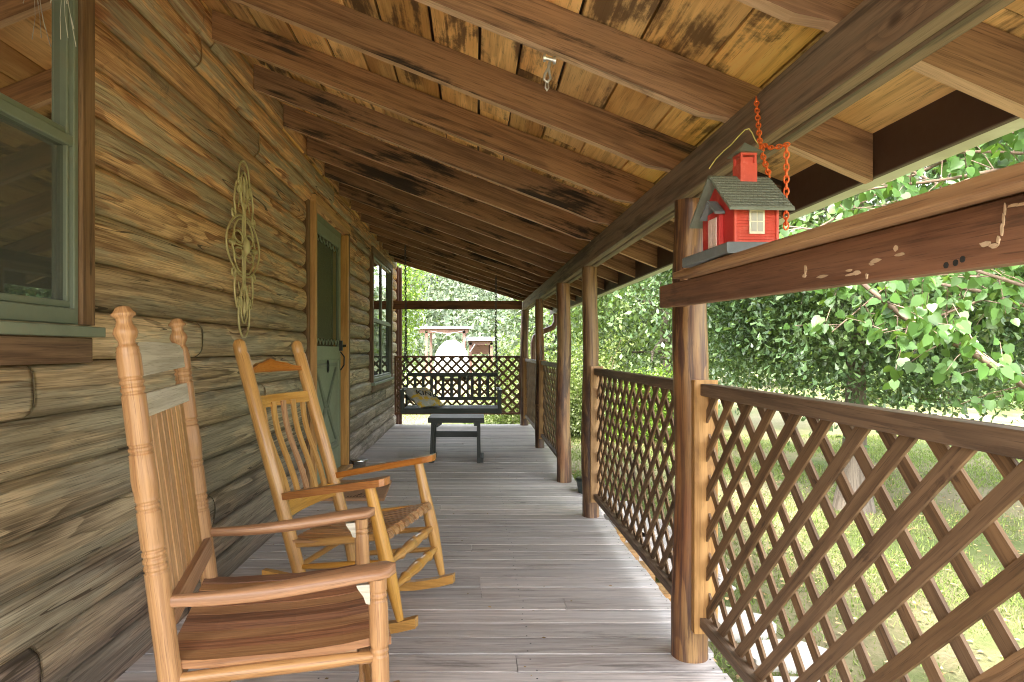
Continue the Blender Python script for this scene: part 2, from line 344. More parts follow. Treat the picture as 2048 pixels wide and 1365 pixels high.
M['dark'] = plain('black metal', (.02, .02, .02), .4, .4)
M['gutter'] = plain('cream painted gutter metal', (.60, .62, .50), .5, 0, .08, 6, dirt=(.35, .33, .22), dirt_amt=.45)
M['brownmetal'] = plain('brown painted metal', (.16, .075, .05), .4, 0, .1, 7)
M['fascia'] = plain('dark brown fascia', (.075, .040, .026), .6, 0, .12, 5)
M['brass'] = plain('antique gold metal', (.56, .49, .24), .38, .2, .2, 25)
M['zinc'] = plain('galvanised metal', (.6, .6, .55), .35, .9, .1, 30)
M['steel'] = plain('stainless steel', (.62, .62, .60), .22, 1, .05, 20)
M['chain'] = plain('blackened chain metal', (.10, .09, .08), .45, .7)
M['orange'] = plain('orange rusty chain', (.80, .16, .025), .5, 0, .25, 60)
M['wire'] = plain('yellow green wire', (.50, .42, .12), .5)
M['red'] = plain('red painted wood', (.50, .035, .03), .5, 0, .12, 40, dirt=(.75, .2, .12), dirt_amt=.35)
M['redlit'] = plain('lit side red painted wood', (.62, .085, .05), .55, 0, .2, 40, dirt=(.62, .22, .15), dirt_amt=.5)  # brighter copy of the red, light on the facing side painted in
M['shingle'] = plain('grey green roof paint', (.17, .19, .14), .7, 0, .2, 60)
M['slate'] = plain('blue grey paint', (.15, .17, .165), .65, 0, .2, 50)
M['cream'] = plain('cream paint', (.72, .68, .50), .55, 0, .1, 50)
M['pinkdoor'] = plain('faded pale door paint', (.68, .52, .44), .6, 0, .2, 60)
M['pane'] = plain('frosted little pane', (.42, .41, .33), .35)
M['mud'] = plain('pale dried mud', (.60, .44, .28), .85, 0, .25, 60)
M['web'] = plain('dusty cobweb', (.62, .60, .52), .9)
M['mat'] = plain('coir mat', (.50, .27, .14), .95, 0, .35, 160, bump=.8)
M['matink'] = plain('black mat print', (.03, .025, .02), .9)
M['rubber'] = plain('black rubber', (.02, .02, .018), .8)
M['bucket'] = plain('dark green plastic tub', (.04, .055, .05), .45)
M['room'] = plain('dark room wall', (.11, .085, .06), .8)
M['curtain'] = plain('sheer white curtain', (.55, .58, .50), .9)
M['glass'] = glassmat('window glass', refl=1.0)
M['screen'] = screenmat('insect screen', (.10, .11, .09), .5)
M['doorscreen'] = screenmat('door screen', (.17, .19, .12), .6)
M['white'] = plain('white painted metal', (.42, .42, .41), .45, 0, .04, 3)
M['tin'] = plain('pale tin roof', (.40, .41, .41), .5, .2, .08, 2)
M['barn'] = wood('old barn wood', (.20, .11, .08), (.1, .05, .04), 3, (1, 6), .5, .5, .2)
M['bark'] = wood('tree bark', (.17, .14, .11), (.07, .055, .042), 9, (3, 22), .8, .8, .05, .1, rough=.9, bump=1.0)
M['twig'] = wood('grey twig bark', (.22, .15, .11), (.10, .07, .05), 4, (5, 20), .6, .8, .1, 0, rough=.85)
M['stone'] = plain('pale flagstone', (.52, .49, .44), .85, 0, .15, 12, dirt=(.3, .27, .2), dirt_amt=.4)
M['l_oak'] = leafmat('oak leaves', (.038, .075, .026), (.074, .128, .056), (.080, .125, .040), .22, .42, .5)
M['l_red'] = leafmat('heart shaped leaves', (.042, .095, .020), (.070, .14, .036), None, .34, .45, .4)
M['l_bright'] = leafmat('yellow green leaves', (.075, .145, .015), (.15, .205, .025), None, .42, .45)
M['l_shrub'] = leafmat('shrub leaves', (.065, .10, .022), (.135, .155, .042), (.10, .125, .042), .3, .5)
M['l_far'] = leafmat('far woods leaves', (.045, .065, .042), (.075, .095, .065), (.09, .10, .07), .10, .8, .1)  # greyed greens stand in for distance haze
M['l_mid'] = leafmat('background leaves', (.042, .078, .030), (.080, .122, .048), (.105, .14, .045), .3, .5)
M['grass'] = leafmat('grass blades', (.10, .155, .03), (.22, .22, .085), (.14, .19, .045), .25, .6, .3)
M['litter'] = leafmat('dry fallen leaves', (.22, .12, .05), (.42, .30, .16), None, .1, .8, .2)
t = NT('lawn ground'); tc = t.n('ShaderNodeTexCoord')
n1 = t.noise(tc.outputs['Object'], .55, 5, .65, .3); n2 = t.noise(tc.outputs['Object'], 26, 4, .7); n3 = t.noise(tc.outputs['Object'], .13, 3, .5)
c = t.mix(t.ramp(n1, .38, .62), (.075, .10, .03), (.18, .15, .085)); c = t.mix(t.math('MULTIPLY', t.ramp(n3, .45, .6), .6), c, (.30, .265, .17))
c = t.mix(t.ramp(n2, .35, .7), c, t.mix(.5, c, (.08, .085, .03)))
t.bsdf(c, .95, 0, n2, .6, .03, .15); M['lawn'] = t.m
t = NT('hillside ground'); tc = t.n('ShaderNodeTexCoord')
t.bsdf(t.mix(t.noise(tc.outputs['Object'], .2, 4, .6), (.05, .075, .03), (.1, .12, .05)), .95); M['hill'] = t.m

# ------------------------------------------------------------------ numbers of the porch
XW = -1.30                       # face of the log wall
HB = 1.79                        # underside of the header beam at y 2.5
def zbeam(y): return HB + .0084 * (y - 2.5)
def xbeam(y): return .79 - .0032 * (y - 2.5)
def zraf(x, y):                  # underside of a rafter
    za = 2.735 - .0165 * (y - 3.2); zb = zbeam(y) + .128
    t_ = (x + 1.27) / (.79 + 1.27); return za + (zb - za) * t_
YEND = 10.36
GZ = -.6

# ================================================================== STRUCTURE: log house
house = thing('log_house', 'brown log-sided house wall with a green screen door and green framed windows', 'house', (-1.34, 0, 0))
rows = [-.036 + .172 * i for i in range(17)]
OPEN = [(1.17, 2.155, 1.30, 2.52), (5.02, 6.60, -.1, 2.40), (8.02, 9.93, .80, 2.44)]
mb = MB()
for k, z0 in enumerate(rows):
    z1 = z0 + .172; segs = [(-1.6, 10.75)]
    for (a, b, c0, c1) in OPEN:
        if min(z1, c1) - max(z0, c0) > .1:
            ns = []
            for (p, q) in segs:
                if b <= p or a >= q: ns.append((p, q)); continue
                if a > p: ns.append((p, a))
                if b < q: ns.append((b, q))
            segs = ns
    for (p, q) in segs:
        cuts = [p]
        while q - cuts[-1] > 3.4:
            cuts.append(cuts[-1] + random.uniform(1.6, 2.9))
            if q - cuts[-1] < .4: cuts[-1] = q - .5
        cuts.append(q)
        for ci in range(len(cuts) - 1):
            ya, yb = cuts[ci] + .002, cuts[ci + 1] - .002
            ra = cuts[ci] != -1.6 and ci == 0; rb = ci == len(cuts) - 2
            ny = max(3, int((yb - ya) / .12)); nt_ = 9
            ys = [ya + (yb - ya) * i / ny for i in range(ny + 1)]
            ys = sorted(set(ys + [ya + .015, ya + .04, yb - .04, yb - .015]))
            ph = random.random() * 30; amp = random.uniform(.8, 1.2); rws = []
            for y in ys:
                e = 1.0
                if ra: e = min(e, math.sqrt(min(1, max(0.02, (y - ya) / .06))))
                if rb: e = min(e, math.sqrt(min(1, max(0.02, (yb - y) / .06))))
                row = [V((XW - .14, y, z0 + .002))]
                for j in range(nt_ + 1):
                    tt = j / nt_; s_ = 2 * tt - 1
                    bulge = (1 - abs(s_) ** 4.8) * .032 * amp
                    wv = .0022 * math.sin(y * 2.1 + ph) + .0012 * math.sin(y * 7.3 + ph * 2 + j)
                    row.append(V((XW - .036 + (bulge + wv) - (1 - e) * .045, y, z0 + .002 + (.168) * tt)))
                row.append(V((XW - .14, y, z1 - .002))); rws.append(row)
            b0 = len(mb.v); nx = nt_ + 3; ru, rv = random.random() * 40, random.random() * 40
            fs, us = [], []
            for j in range(len(ys) - 1):
                for i in range(nx - 1):
                    fs.append([j * nx + i, j * nx + i + 1, (j + 1) * nx + i + 1, (j + 1) * nx + i])
                    us.append([(ru + ys[j], rv + i * .022), (ru + ys[j], rv + (i + 1) * .022), (ru + ys[j + 1], rv + (i + 1) * .022), (ru + ys[j + 1], rv + i * .022)])
            L_ = (len(ys) - 1) * nx
            fs.append(list(range(nx))); us.append([(ru + rws[0][i].z * 2, rv + rws[0][i].x * 2) for i in range(nx)])
            fs.append([L_ + i for i in range(nx)]); us.append([(ru + rws[0][i].z * 2, rv + rws[0][i].x * 2) for i in range(nx)])
            mb.add([p_ for r_ in rws for p_ in r_], fs, us, True)
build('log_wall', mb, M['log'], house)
# rest of the house body behind the log wall
mb = MB(); mb.box((-7.5, 10.62, -.5), (-1.455, 10.74, 2.9), 'x'); mb.box((-7.6, -1.6, -.5), (-7.5, 10.74, 2.9)); mb.box((-7.5, -1.6, -.5), (-1.455, -1.5, 2.9), 'x'); mb.box((-7.5, -1.5, 2.9), (-1.5, 10.7, 3.0))
build('rear_walls', mb, M['log'], house)
mb = MB(); mb.box((-1.42, -1.6, -.62), (-1.345, 10.75, -.045)); build('foundation', mb, M['room'], house)
mb = MB(); mb.box((-1.40, 10.752, -.3), (-1.285, 10.79, 2.62), 'z'); mb.box((-1.34, 10.79, -.5), (-1.235, 10.85, 2.60), 'z'); build('corner_board', mb, M['brownmetal'], house)

def window(y0, y1, z0, z1, zm, mull, cas=.085, sillw=.045):
    f = MB(); X0, X1 = -1.43, XW + .022
    f.box((X0, y0 - cas, z0), (X1, y0, z1 + .01), 'z'); f.box((X0, y1, z0), (X1, y1 + cas, z1 + .01), 'z'); f.box((X0, y0 - cas, z1 + .012), (X1 + .002, y1 + cas, z1 + .1), 'y')
    f.box((XW - .03, y0 - cas, z0 - .125), (XW + .012, y1 + cas, z0 - .042), 'y')
    win = build('window', f, M['cas'], house)
    s_ = MB(); s_.box((-1.43, y0 - cas - .012, z0 - .04), (XW + sillw, y1 + cas + .02, z0 - .006), 'y'); build('sill', s_, M['greenwood'], win)
    g = MB(); fw = .026; Xf = XW + .010
    g.box((-1.40, y0 + .002, z0), (Xf, y0 + fw, z1), 'z'); g.box((-1.40, y1 - fw, z0), (Xf, y1 - .002, z1), 'z')
    for ya_ in (y0 + fw, y1 - fw - .014): g.box((-1.345, ya_, z0), (Xf - .014, ya_ + .014, z1), 'z')
    g.box((-1.40, y0 + fw, z1 - fw), (Xf, y1 - fw, z1 - .002), 'y'); g.box((-1.40, y0 + fw, z0), (Xf + .006, y1 - fw, z0 + .05), 'y')
    g.box((-1.40, y0 + fw, z0 + .052), (Xf - .012, y1 - fw, z0 + .075), 'y')
    g.box((-1.345, y0 + fw, zm - .028), (Xf - .004, y1 - fw, zm + .006), 'y'); g.box((-1.345, y0 + fw, zm + .01), (Xf - .02, y1 - fw, zm + .03), 'y')
    for m_ in mull: g.box((-1.335, m_ - .022, z0 + .05), (Xf - .018, m_ + .022, z1 - fw), 'z')
    build('frame', g, M['green'], win)
    # inner sash
    h_ = MB()
    for m_ in ([y0 + fw + .02, y1 - fw - .02]): h_.box((-1.375, m_ - .012, z0 + .05), (-1.35, m_ + .012, zm - .03), 'z')
    h_.box((-1.375, y0 + fw + .02, zm - .055), (-1.35, y1 - fw - .02, zm - .032), 'y'); build('sash', h_, M['dark'], win)
    p = MB(); p.box((-1.330, y0 + .03, z0 + .05), (-1.327, y1 - .03, z1 - .03), 'y', 0); build('pane', p, M['glass'], win)
    q = MB(); q.add([(-1.317, y0 + fw, z0 + .06), (-1.317, y1 - fw, z0 + .06), (-1.317, y1 - fw, zm - .02), (-1.317, y0 + fw, zm - .02)], [[0, 1, 2, 3]], [[(0, 0), (1, 0), (1, 1), (0, 1)]])
    build('insect_screen', q, M['screen'], win)
    r_ = MB(); r_.box((-2.0, y0 - .3, z0 - .3), (-1.99, y1 + .3, z1 + .3)); 
    r_.box((-2.0, y0 - .3, z0 - .31), (-1.46, y1 + .3, z0 - .30)); r_.box((-2.0, y0 - .3, z1 + .30), (-1.46, y1 + .3, z1 + .31))
    r_.box((-2.0, y0 - .31, z0 - .3), (-1.46, y0 - .3, z1 + .3), 'z'); r_.box((-2.0, y1 + .3, z0 - .3), (-1.46, y1 + .31, z1 + .3), 'z')
    build('room_interior', r_, M['room'], win)
    # curtain folds
    c_ = MB(); rws = []
    for j in range(9):
        z = z0 + .02 + (zm - z0 - .05) * j / 8; rws.append([V((-1.50 + .018 * math.sin(i * 1.3), y1 - .05 - .012 * i - (.1 - .1 * j / 8) * (i / 14), z)) for i in range(15)])
    c_.grid(rws); build('curtain', c_, M['curtain'], win)
    return win
w1 = window(1.24, 2.085, 1.285, 2.48, 1.885, [], .07)
w2 = window(8.10, 9.86, .80, 2.42, 1.60, [8.98], .07)
# cobweb in the near window
mb = MB()
cx = V((-1.285, 1.985, 2.40))
for k in range(8):
    a = random.uniform(-.9, .9); L_ = random.uniform(.05, .22)
    pts = [cx + V((random.uniform(-.004, .004), math.sin(a) * L_ * s_ * .6 + random.uniform(-.006, .006), -L_ * s_ * 1.1)) for s_ in (0, .35, .7, 1)]
    mb.tube(pts, [.0012, .0009, .0008, .0016], 4)
build('cobweb', mb, M['web'], w1)

# screen door
d0, d1 = 5.20, 6.36; dx = -1.335
mb = MB(); mb.box((-1.43, 5.03, 0.0), (XW - .012, 5.10, 2.40), 'z'); frame = build('door_casing', mb, M['cas'], house)
mb = MB(); mb.box((-1.43, 6.52, 0), (XW + .012, 6.60, 2.40), 'z'); build('door_casing', mb, M['cas'], house)
mb = MB(); mb.box((-1.43, 5.102, 0.0), (XW + .03, 5.155, 2.43), 'z'); mb.box((-1.43, 6.44, 0.0), (XW + .02, 6.50, 2.36), 'z'); mb.box((-1.43, 5.10, 2.39), (XW + .034, 6.52, 2.448), 'y'); mb.box((-1.43, 5.1, -.01), (XW + .06, 6.5, .05), 'y')
build('tan_trim', mb, M['castan'], frame)
door = MB()
door.box((dx - .03, d0, .055), (dx, d0 + .085, 2.31), 'z'); door.box((dx - .03, d1 - .085, .055), (dx, d1, 2.31), 'z')
door.box((dx - .03, d0 + .085, 2.21), (dx - .001, d1 - .085, 2.31), 'y'); door.box((dx - .03, d0 + .085, 1.12), (dx - .001, d1 - .085, 1.24), 'y')
door.box((dx - .03, d0 + .085, .055), (dx - .001, d1 - .085, .27), 'y'); door.box((dx - .028, d0 + .085, .27), (dx - .012, d1 - .085, 1.12), 'y')
dpart = build('screen_door', door, M['doorgreen'], house)
mb = MB()
ya, yb, za, zb_ = d0 + .20, d1 - .20, .36, 1.03; ym = (ya + yb) / 2; zm_ = (za + zb_) / 2
def mould(p, q, w_=.03): mb.beam((dx - .006, p[0], p[1]), (dx - .006, q[0], q[1]), .02, w_, (0, 0, 1) if abs(p[0] - q[0]) > .01 else (0, 1, 0), .004)
for (a, b) in (((ya, za), (yb, zb_)), ((ya, zb_), (yb, za)), ((ya, zb_ + .04), (yb, zb_ + .04)), ((ya, za - .04), (yb, za - .04))): mould(a, b)
for s_ in (-1, 1):
    mould((ym + s_ * .34, za + .03), (ym + s_ * .06, zm_), .02); mould((ym + s_ * .34, zb_ - .03), (ym + s_ * .06, zm_), .02)
build('cross_moulding', mb, M['green'], dpart)
mb = MB(); mb.add([(dx - .02, d0 + .085, 1.24), (dx - .02, d1 - .085, 1.24), (dx - .02, d1 - .085, 2.21), (dx - .02, d0 + .085, 2.21)], [[0, 1, 2, 3]], [[(0, 0), (1, 0), (1, 1), (0, 1)]])
build('door_mesh', mb, M['doorscreen'], dpart)
mb = MB()   # scalloped trim round the screen
n_ = 8; W_ = (d1 - d0 - .17) / n_
for k in range(n_):
    for zc, sg in ((2.205, -1), (1.245, 1)):
        pts = [V((dx - .004, d0 + .085 + W_ * (k + j / 8), zc + sg * .045 * math.sin(math.pi * j / 8) + sg * .012)) for j in range(9)]
        mb.tube(pts, .006, 5)
for yy in (d0 + .09, d1 - .09): mb.tube([(dx - .004, yy, 1.25), (dx - .004, yy, 2.2)], .006, 5)
build('scalloped_trim', mb, M['greenwood'], dpart)
mb = MB(); mb.box((dx, d1 - .075, 1.20), (dx + .03, d1 - .03, 1.30), 'z'); mb.tube([(dx + .03, d1 - .05, 1.25), (dx + .065, d1 - .05, 1.25)], .012, 8)
mb.tube([(dx + .01, d1 - .05, 1.19), (dx + .05, d1 - .07, 1.14), (dx + .05, d1 - .08, 1.06), (dx + .01, d1 - .05, 1.01)], .007, 8)
build('handle', mb, M['dark'], dpart)
mb = MB(); mb.tube([V((dx + .008, 5.78 + .028 * math.cos(a), 1.06 + .055 * math.sin(a))) for a in [i * math.pi / 7 for i in range(14)]], .006, 6, closed=True); build('door_knocker', mb, M['dark'], dpart)
mb = MB(); mb.box((-1.62, d0 - .1, .02), (-1.60, d1 + .1, 2.38), 'z'); 
inner = build('inner_door', mb, plain('white green inner door', (.30, .34, .24), .5), house)
mb = MB(); mb.box((-1.598, d0 + .22, .95), (-1.59, d1 - .22, 2.05), 'z', 0); build('inner_pane', mb, M['steel'] if False else plain('dark reflective glass', (.05, .07, .06), .08, 0, .05, 3, 1.0), inner)
mb = MB(); mb.box((-1.6, d0 - .12, 0), (-1.45, d0 - .10, 2.4), 'z'); mb.box((-1.6, d1 + .10, 0), (-1.45, d1 + .12, 2.4), 'z'); mb.box((-1.6, d0 - .1, 2.40), (-1.44, d1 + .1, 2.42), 'y'); mb.box((-1.6, d0 - .1, -.01), (-1.44, d1 + .1, .03), 'y')
build('door_reveal', mb, M['room'], house)
mb = MB(); mb.box((-1.43, 5.16, 2.315), (-1.345, 6.43, 2.385), 'y'); build('transom_panel', mb, M['greenwood'], house)

# ================================================================== porch floor
mb = MB(); y = -1.5
while y < 10.42:
    wd = random.choice((.134, .135, .132)); e = .935 + random.uniform(-.012, .012)
    if 4.75 < y < 5.8: e += .22
    zt = random.uniform(-.0015, .0015)
    if random.random() < .35:
        xc = random.uniform(-.6, .5); mb.box((-1.335, y, -.036 + zt), (xc - .0015, y + wd, zt), 'x', .001); mb.box((xc + .0015, y, -.036 + zt), (e, y + wd, zt), 'x', .001)
    else: mb.box((-1.335, y, -.036 + zt), (e, y + wd, zt), 'x', .001)
    y += wd + random.uniform(.008, .013)
deck = tag(build('porch_floor', mb, M['deck'], at=(0, 4.5, 0)), 'weathered grey deck boards laid across the porch', None, None, 'structure')
mb = MB(); mb.box((.885, -1.5, -.22), (.925, 10.4, -.038)); mb.box((.20, -1.5, -.22), (.24, 10.4, -.038)); mb.box((-.6, -1.5, -.22), (-.56, 10.4, -.038)); mb.box((-1.3, 10.39, -.22), (.88, 10.42, -.038), 'x')
for yy in (0, 2.52, 4.65, 5.9, 7.93, 10.3): mb.box((.80, yy - .07, -.7), (.94, yy + .07, -.222), 'z')
for yy in np.arange(2.9, 4.6, .36): mb.box((.925, yy, -.14), (1.02, yy + .16, -.040), 'y')
for yy in np.arange(1.2, 2.3, .4): mb.box((.925, yy, -.14), (1.0, yy + .2, -.040), 'y')
build('rim_board', mb, M['cedar'], deck)
mb = MB(); mb.box((-1.3, -1.5, GZ + .01), (.86, 10.3, GZ + .03)); build('crawl_space_soil', mb, M['room'], deck)
NL, DB = [], []
for yy in np.arange(-1.45, 10.4, .1445):
    for xx in (-.58, .22, .905):
        for dy in (.03, .10):
            c0 = V((xx + random.uniform(-.012, .012), yy + dy + random.uniform(-.01, .01), .0028)); NL.append([c0 + V((.0042 * math.cos(a), .0042 * math.sin(a), 0)) for a in [k * math.pi / 3 for k in range(6)]])
for k in range(260):
    c0 = V((random.uniform(-1.25, .9), random.uniform(1.0, 10), .004)); a = random.uniform(0, 6.3); l_ = random.uniform(.003, .011)
    DB.append([c0 + V((math.cos(a) * l_, math.sin(a) * l_, .001)), c0 + V((-math.sin(a) * l_ * .5, math.cos(a) * l_ * .5, 0)), c0 - V((math.cos(a) * l_, math.sin(a) * l_, .0)), c0 + V((math.sin(a) * l_ * .5, -math.cos(a) * l_ * .5, .002))])
tag(npmesh('nail_heads', [tuple(p) for q in NL for p in q], 6, M['dark'], deck), kind='stuff'); tag(npmesh('leaf_debris', [tuple(p) for q in DB for p in q], 4, M['litter'], deck), kind='stuff')
# steps down where the rail is open
mb = MB()
for k in range(3): mb.box((.94 + .26 * k + .22, 4.78, -.19 - .16 * k), (1.2 + .26 * k + .22, 5.75, -.15 - .16 * k), 'y')
mb.beam((1.14, 4.8, -.2), (1.9, 4.8, -.66), .04, .2); mb.beam((1.14, 5.72, -.2), (1.9, 5.72, -.66), .04, .2)
st = thing('porch_steps', 'grey wooden steps going down from the deck opening', 'steps', (1.4, 5.25, GZ)); build('tread', mb, M['deck'], st)

# ================================================================== porch roof
roof = thing('porch_roof', 'lean-to porch roof of dark rafters and stained rough boards with pale gutter', 'roof', (0, 4.5, 1.9))
ks = [2.01 + .59 * k for k in range(-6, 15)]
for y in ks:
    m_ = MB(); dz = random.uniform(-.004, .004); yj = random.uniform(-.008, .008)
    n = V((.36, 0, 1)).normalized(); hh = .137
    x0, x1 = -1.30, 1.238
    pts = [V((x, y - .02 + yj, zraf(x, y) + dz)) for x in (x0, .55, .70, .78, x1)]
    pts[3].z += .012; pts[2].z -= .004
    tops = [V((x, y - .02 + yj, zraf(x, y) + dz + .146)) for x in (x1, x0)]
    m_.poly(pts + tops, (0, .04, 0), (.93, 0, -.36))
    ro = build('rafter', m_, M['rafter'], roof); ro.data.materials.append(M['litedge'])
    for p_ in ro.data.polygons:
        if abs(p_.normal.z) > .6 and abs(p_.normal.y) < .5: p_.material_index = 1  # undersides take the lighter tone as painted bounce light
# roof boards run along the porch, on top of the rafters
mb = MB(); x = -1.42
while x < 1.24:
    wd = random.uniform(.13, .215); xa, xb = x, min(x + wd, 1.25); ya = -1.6
    while ya < 10.62:
        L_ = random.choice((1.18, 1.77, 2.36, 2.95)); yb = min(ya + L_, 10.62)
        if 10.62 - yb < .3: yb = 10.62
        z_ = lambda xx, yy: zraf(xx, yy) + .149
        g_ = random.uniform(.004, .016) / 2; th = .02
        a_, b_, c_, d_ = V((xa + g_, ya + .001, z_(xa, ya))), V((xb - g_, ya + .001, z_(xb, ya))), V((xb - g_, yb - .001, z_(xb, yb))), V((xa + g_, yb - .001, z_(xa, yb)))
        mb.poly([a_, b_, c_, d_], (0, 0, th), (0, 1, 0)); ya = yb
    x += wd
build('roof_boards', mb, M['roofboard'], roof)
mb = MB()
for yy in range(-2, 11):
    ya_, yb_ = max(-1.65, yy), min(10.66, yy + 1)
    mb.poly([V((x_, y_, zraf(x_, y_) + .19)) for x_, y_ in ((-1.5, ya_), (1.27, ya_), (1.27, yb_), (-1.5, yb_))], (0, 0, .012), (0, 1, 0))
build('light_block_sheet', mb, M['fascia'], roof)  # unseen sheet added above the boards to block light through their gaps
mb = MB(); mb.beam((1.252, -1.6, 1.815), (1.252, 10.62, 1.885), .022, .19); build('fascia', mb, M['fascia'], roof)
gz0, gz1 = 1.742, 1.80
mb = MB()
sec = [(1.266, .105), (1.266, 0), (1.352, 0), (1.366, .02), (1.385, .075), (1.392, .11), (1.386, .11), (1.362, .026), (1.35, .006), (1.270, .006), (1.270, .105)]
vs = [V((a, -1.6, gz0 - .01 + b)) for a, b in sec] + [V((a, 10.55, gz1 + b)) for a, b in sec]; n_ = len(sec)
fs = [[i, (i + 1) % n_, n_ + (i + 1) % n_, n_ + i] for i in range(n_)]
mb.add(vs, fs, [[(0, i * .1), (0, i * .1 + .1), (5, i * .1 + .1), (5, i * .1)] for i in range(n_)])
mb.add([V((a, 10.55, gz1 + b)) for a, b in sec[1:6]] + [V((1.266, 10.55, gz1 + .105))], [[0, 1, 2, 3, 4, 5]], [[(0, 0)] * 6])
gut = build('gutter', mb, M['gutter'], roof)
mb = MB(); mb.tube([(1.32, 10.45, 1.80), (1.32, 10.45, 1.67), (1.27, 10.45, 1.58), (1.10, 10.47, 1.51), (.98, 10.49, 1.43), (.955, 10.5, 1.33), (.955, 10.5, -.4)], [.045] * 7, 12); build('downspout', mb, M['brownmetal'], gut)
# blocking between the rafters at the wall
mb = MB()
for i in range(len(ks) - 1):
    y = ks[i]; zt = zraf(-1.3, y)
    if random.random() < .75: mb.box((-1.345, y + .03, zt - .005), (-1.318, ks[i + 1] - .03, zt + .14), 'y')
build('rafter_blocking', mb, M['roofboard'], roof)

# header beam and tie beam
hb = thing('header_beam', 'long greyish double header beam carried by the log posts', 'beam', (.84, 4.5, 1.8))
for a, b in ((0, .049), (.052, .10)):
    m_ = MB(); m_.beam((xbeam(-1.6) + (a + b) / 2, -1.6, zbeam(-1.6) + .07), (xbeam(YEND) + (a + b) / 2, YEND + .05, zbeam(YEND) + .07 - (0 if a == 0 else .006)), b - a, .14, (0, 0, 1), .005); build('plank', m_, M['beam'], hb)
mb = MB(); mb.box((-1.32, 10.27, 1.865), (.755, 10.31, 2.003), 'x'); tag(build('tie_beam', mb, M['darkbeam'], at=(0, 10.3, 1.93)), 'dark horizontal beam crossing the far end of the porch above the swing', 'beam')

# ------------------------------------------------------------------ posts
posts = [(.855, .60, .066, None), (.851, 2.52, .068, 'thick log post nearest the viewer, beside the red birdhouse'), (.836, 4.65, .057, 'slim log post at the far end of the long lattice panel, second from the viewer'),
         (.813, 5.88, .065, 'log post standing alone at the deck opening beside the black tub'), (.80, 7.93, .053, 'slim log post second from the far end, between two lattice panels'), (.80, 10.32, .066, 'log post at the far right corner under the tie beam')]
for i, (x, y, r_, lb) in enumerate(posts):
    m_ = MB(); H = zbeam(y); n_ = 26; ph = random.random() * 9
    pts = [V((x + .006 * math.sin(k * .35 + ph), y + .005 * math.sin(k * .27 + ph * 2), H * k / n_ - .001)) for k in range(n_ + 1)]
    rad = [r_ * (1.05 - .10 * k / n_) * (1 + .015 * math.sin(k * 1.3 + ph) + random.uniform(-.008, .008)) for k in range(n_ + 1)]
    m_.tube(pts, rad, 22, .022)
    tag(build('porch_post', m_, M['post'], at=(x, y, 0)), lb or 'log post out of view beside the viewer', 'post', 'log posts carrying the porch roof')

# ------------------------------------------------------------------ lattice panels
def clip(poly, u0, u1, v0, v1):
    for ax, lim, sg in ((0, u0, 1), (0, u1, -1), (1, v0, 1), (1, v1, -1)):
        out = []
        for i in range(len(poly)):
            a, b = poly[i], poly[(i + 1) % len(poly)]; ia = (a[ax] - lim) * sg >= 0; ib = (b[ax] - lim) * sg >= 0
            if ia: out.append(a)
            if ia != ib:
                t_ = (lim - a[ax]) / (b[ax] - a[ax]); out.append((a[0] + t_ * (b[0] - a[0]), a[1] + t_ * (b[1] - a[1])))
        poly = out
        if len(poly) < 3: return []
    return poly
def lattice(u0, u1, v0, v1, P, N, layer, pitch=.150, wd=.036, off=0):
    m_ = MB(); sg = -1 if layer == 0 else 1; L_ = u1 - u0 + v1 - v0; n_ = int(L_ / pitch) + 3
    for k in range(-n_, n_ + 1):
        c0 = u0 + k * pitch + off + random.uniform(-.003, .003); h_ = v1 - v0 + .2; wu = wd * random.uniform(.95, 1.05) * math.sqrt(2) / 2
        if sg > 0: q = [(c0 - wu, v0 - .1), (c0 + wu, v0 - .1), (c0 + h_ + wu, v1 + .1), (c0 + h_ - wu, v1 + .1)]
        else: q = [(c0 - wu, v1 + .1), (c0 + wu, v1 + .1), (c0 + h_ + wu, v0 - .1), (c0 + h_ - wu, v0 - .1)]
        q = clip(q, u0, u1, v0, v1)
        if q: m_.poly([P(a, b) + N * (layer * .0085) for a, b in q], N * .0075, P(1, sg) - P(0, 0))
    return m_
def side_panel(x, y0, y1, z0, z1, label, e0=True, e1=True, zr=1.075):
    t_ = thing('lattice_panel', label, 'railing', (x, (y0 + y1) / 2, 0), 0, 'diagonal lattice railing panels')
    P = lambda a, b: V((x, a, b)); N = V((1, 0, 0))
    build('slats', lattice(y0, y1, z0, z1, P, N, 0, off=.03), M['lattice'], t_)
    build('slats', lattice(y0, y1, z0, z1, P, N, 1, off=.06), M['lattice'], t_)
    m_ = MB(); m_.box((x - .022, y0 + .0, zr - .045), (x + .03, y1, zr), 'y'); build('top_rail', m_, M['rail'], t_)
    m_ = MB(); m_.beam((x + .005, y0, z0 - .012), (x + .005, y1, z0 - .012), .06, .038); build('bottom_rail', m_, M['rail'], t_)
    if e0: m_ = MB(); m_.box((x - .035, y0, z0 - .05), (x + .05, y0 + .036, zr + .012), 'z'); build('upright', m_, M['cedar'], t_)
    if e1: m_ = MB(); m_.box((x - .045, y1 - .036, z0 - .055), (x + .045, y1, zr + .014), 'z'); build('upright', m_, M['cedar'], t_)
    return t_
side_panel(.873, .68, 2.452, .185, 1.06, 'large near lattice panel to the right of the thickest post')
side_panel(.868, 2.595, 4.588, .175, 1.06, 'long lattice panel between the nearest post and the slim second post')
side_panel(.83, 5.955, 7.87, .175, 1.06, 'far lattice panel between the lone post and the next slim post')
side_panel(.82, 7.99, 10.24, .175, 1.06, 'farthest side lattice panel ending at the corner post')
t_ = thing('lattice_panel', 'brown framed lattice panel closing the far end behind the swing', 'railing', (-.28, 10.34, 0), 0, 'diagonal lattice railing panels')
P = lambda a, b: V((a, 10.345, b)); N = V((0, -1, 0))
build('slats', lattice(-1.29, .735, .19, 1.11, P, N, 0, off=.02), M['lattice'], t_)
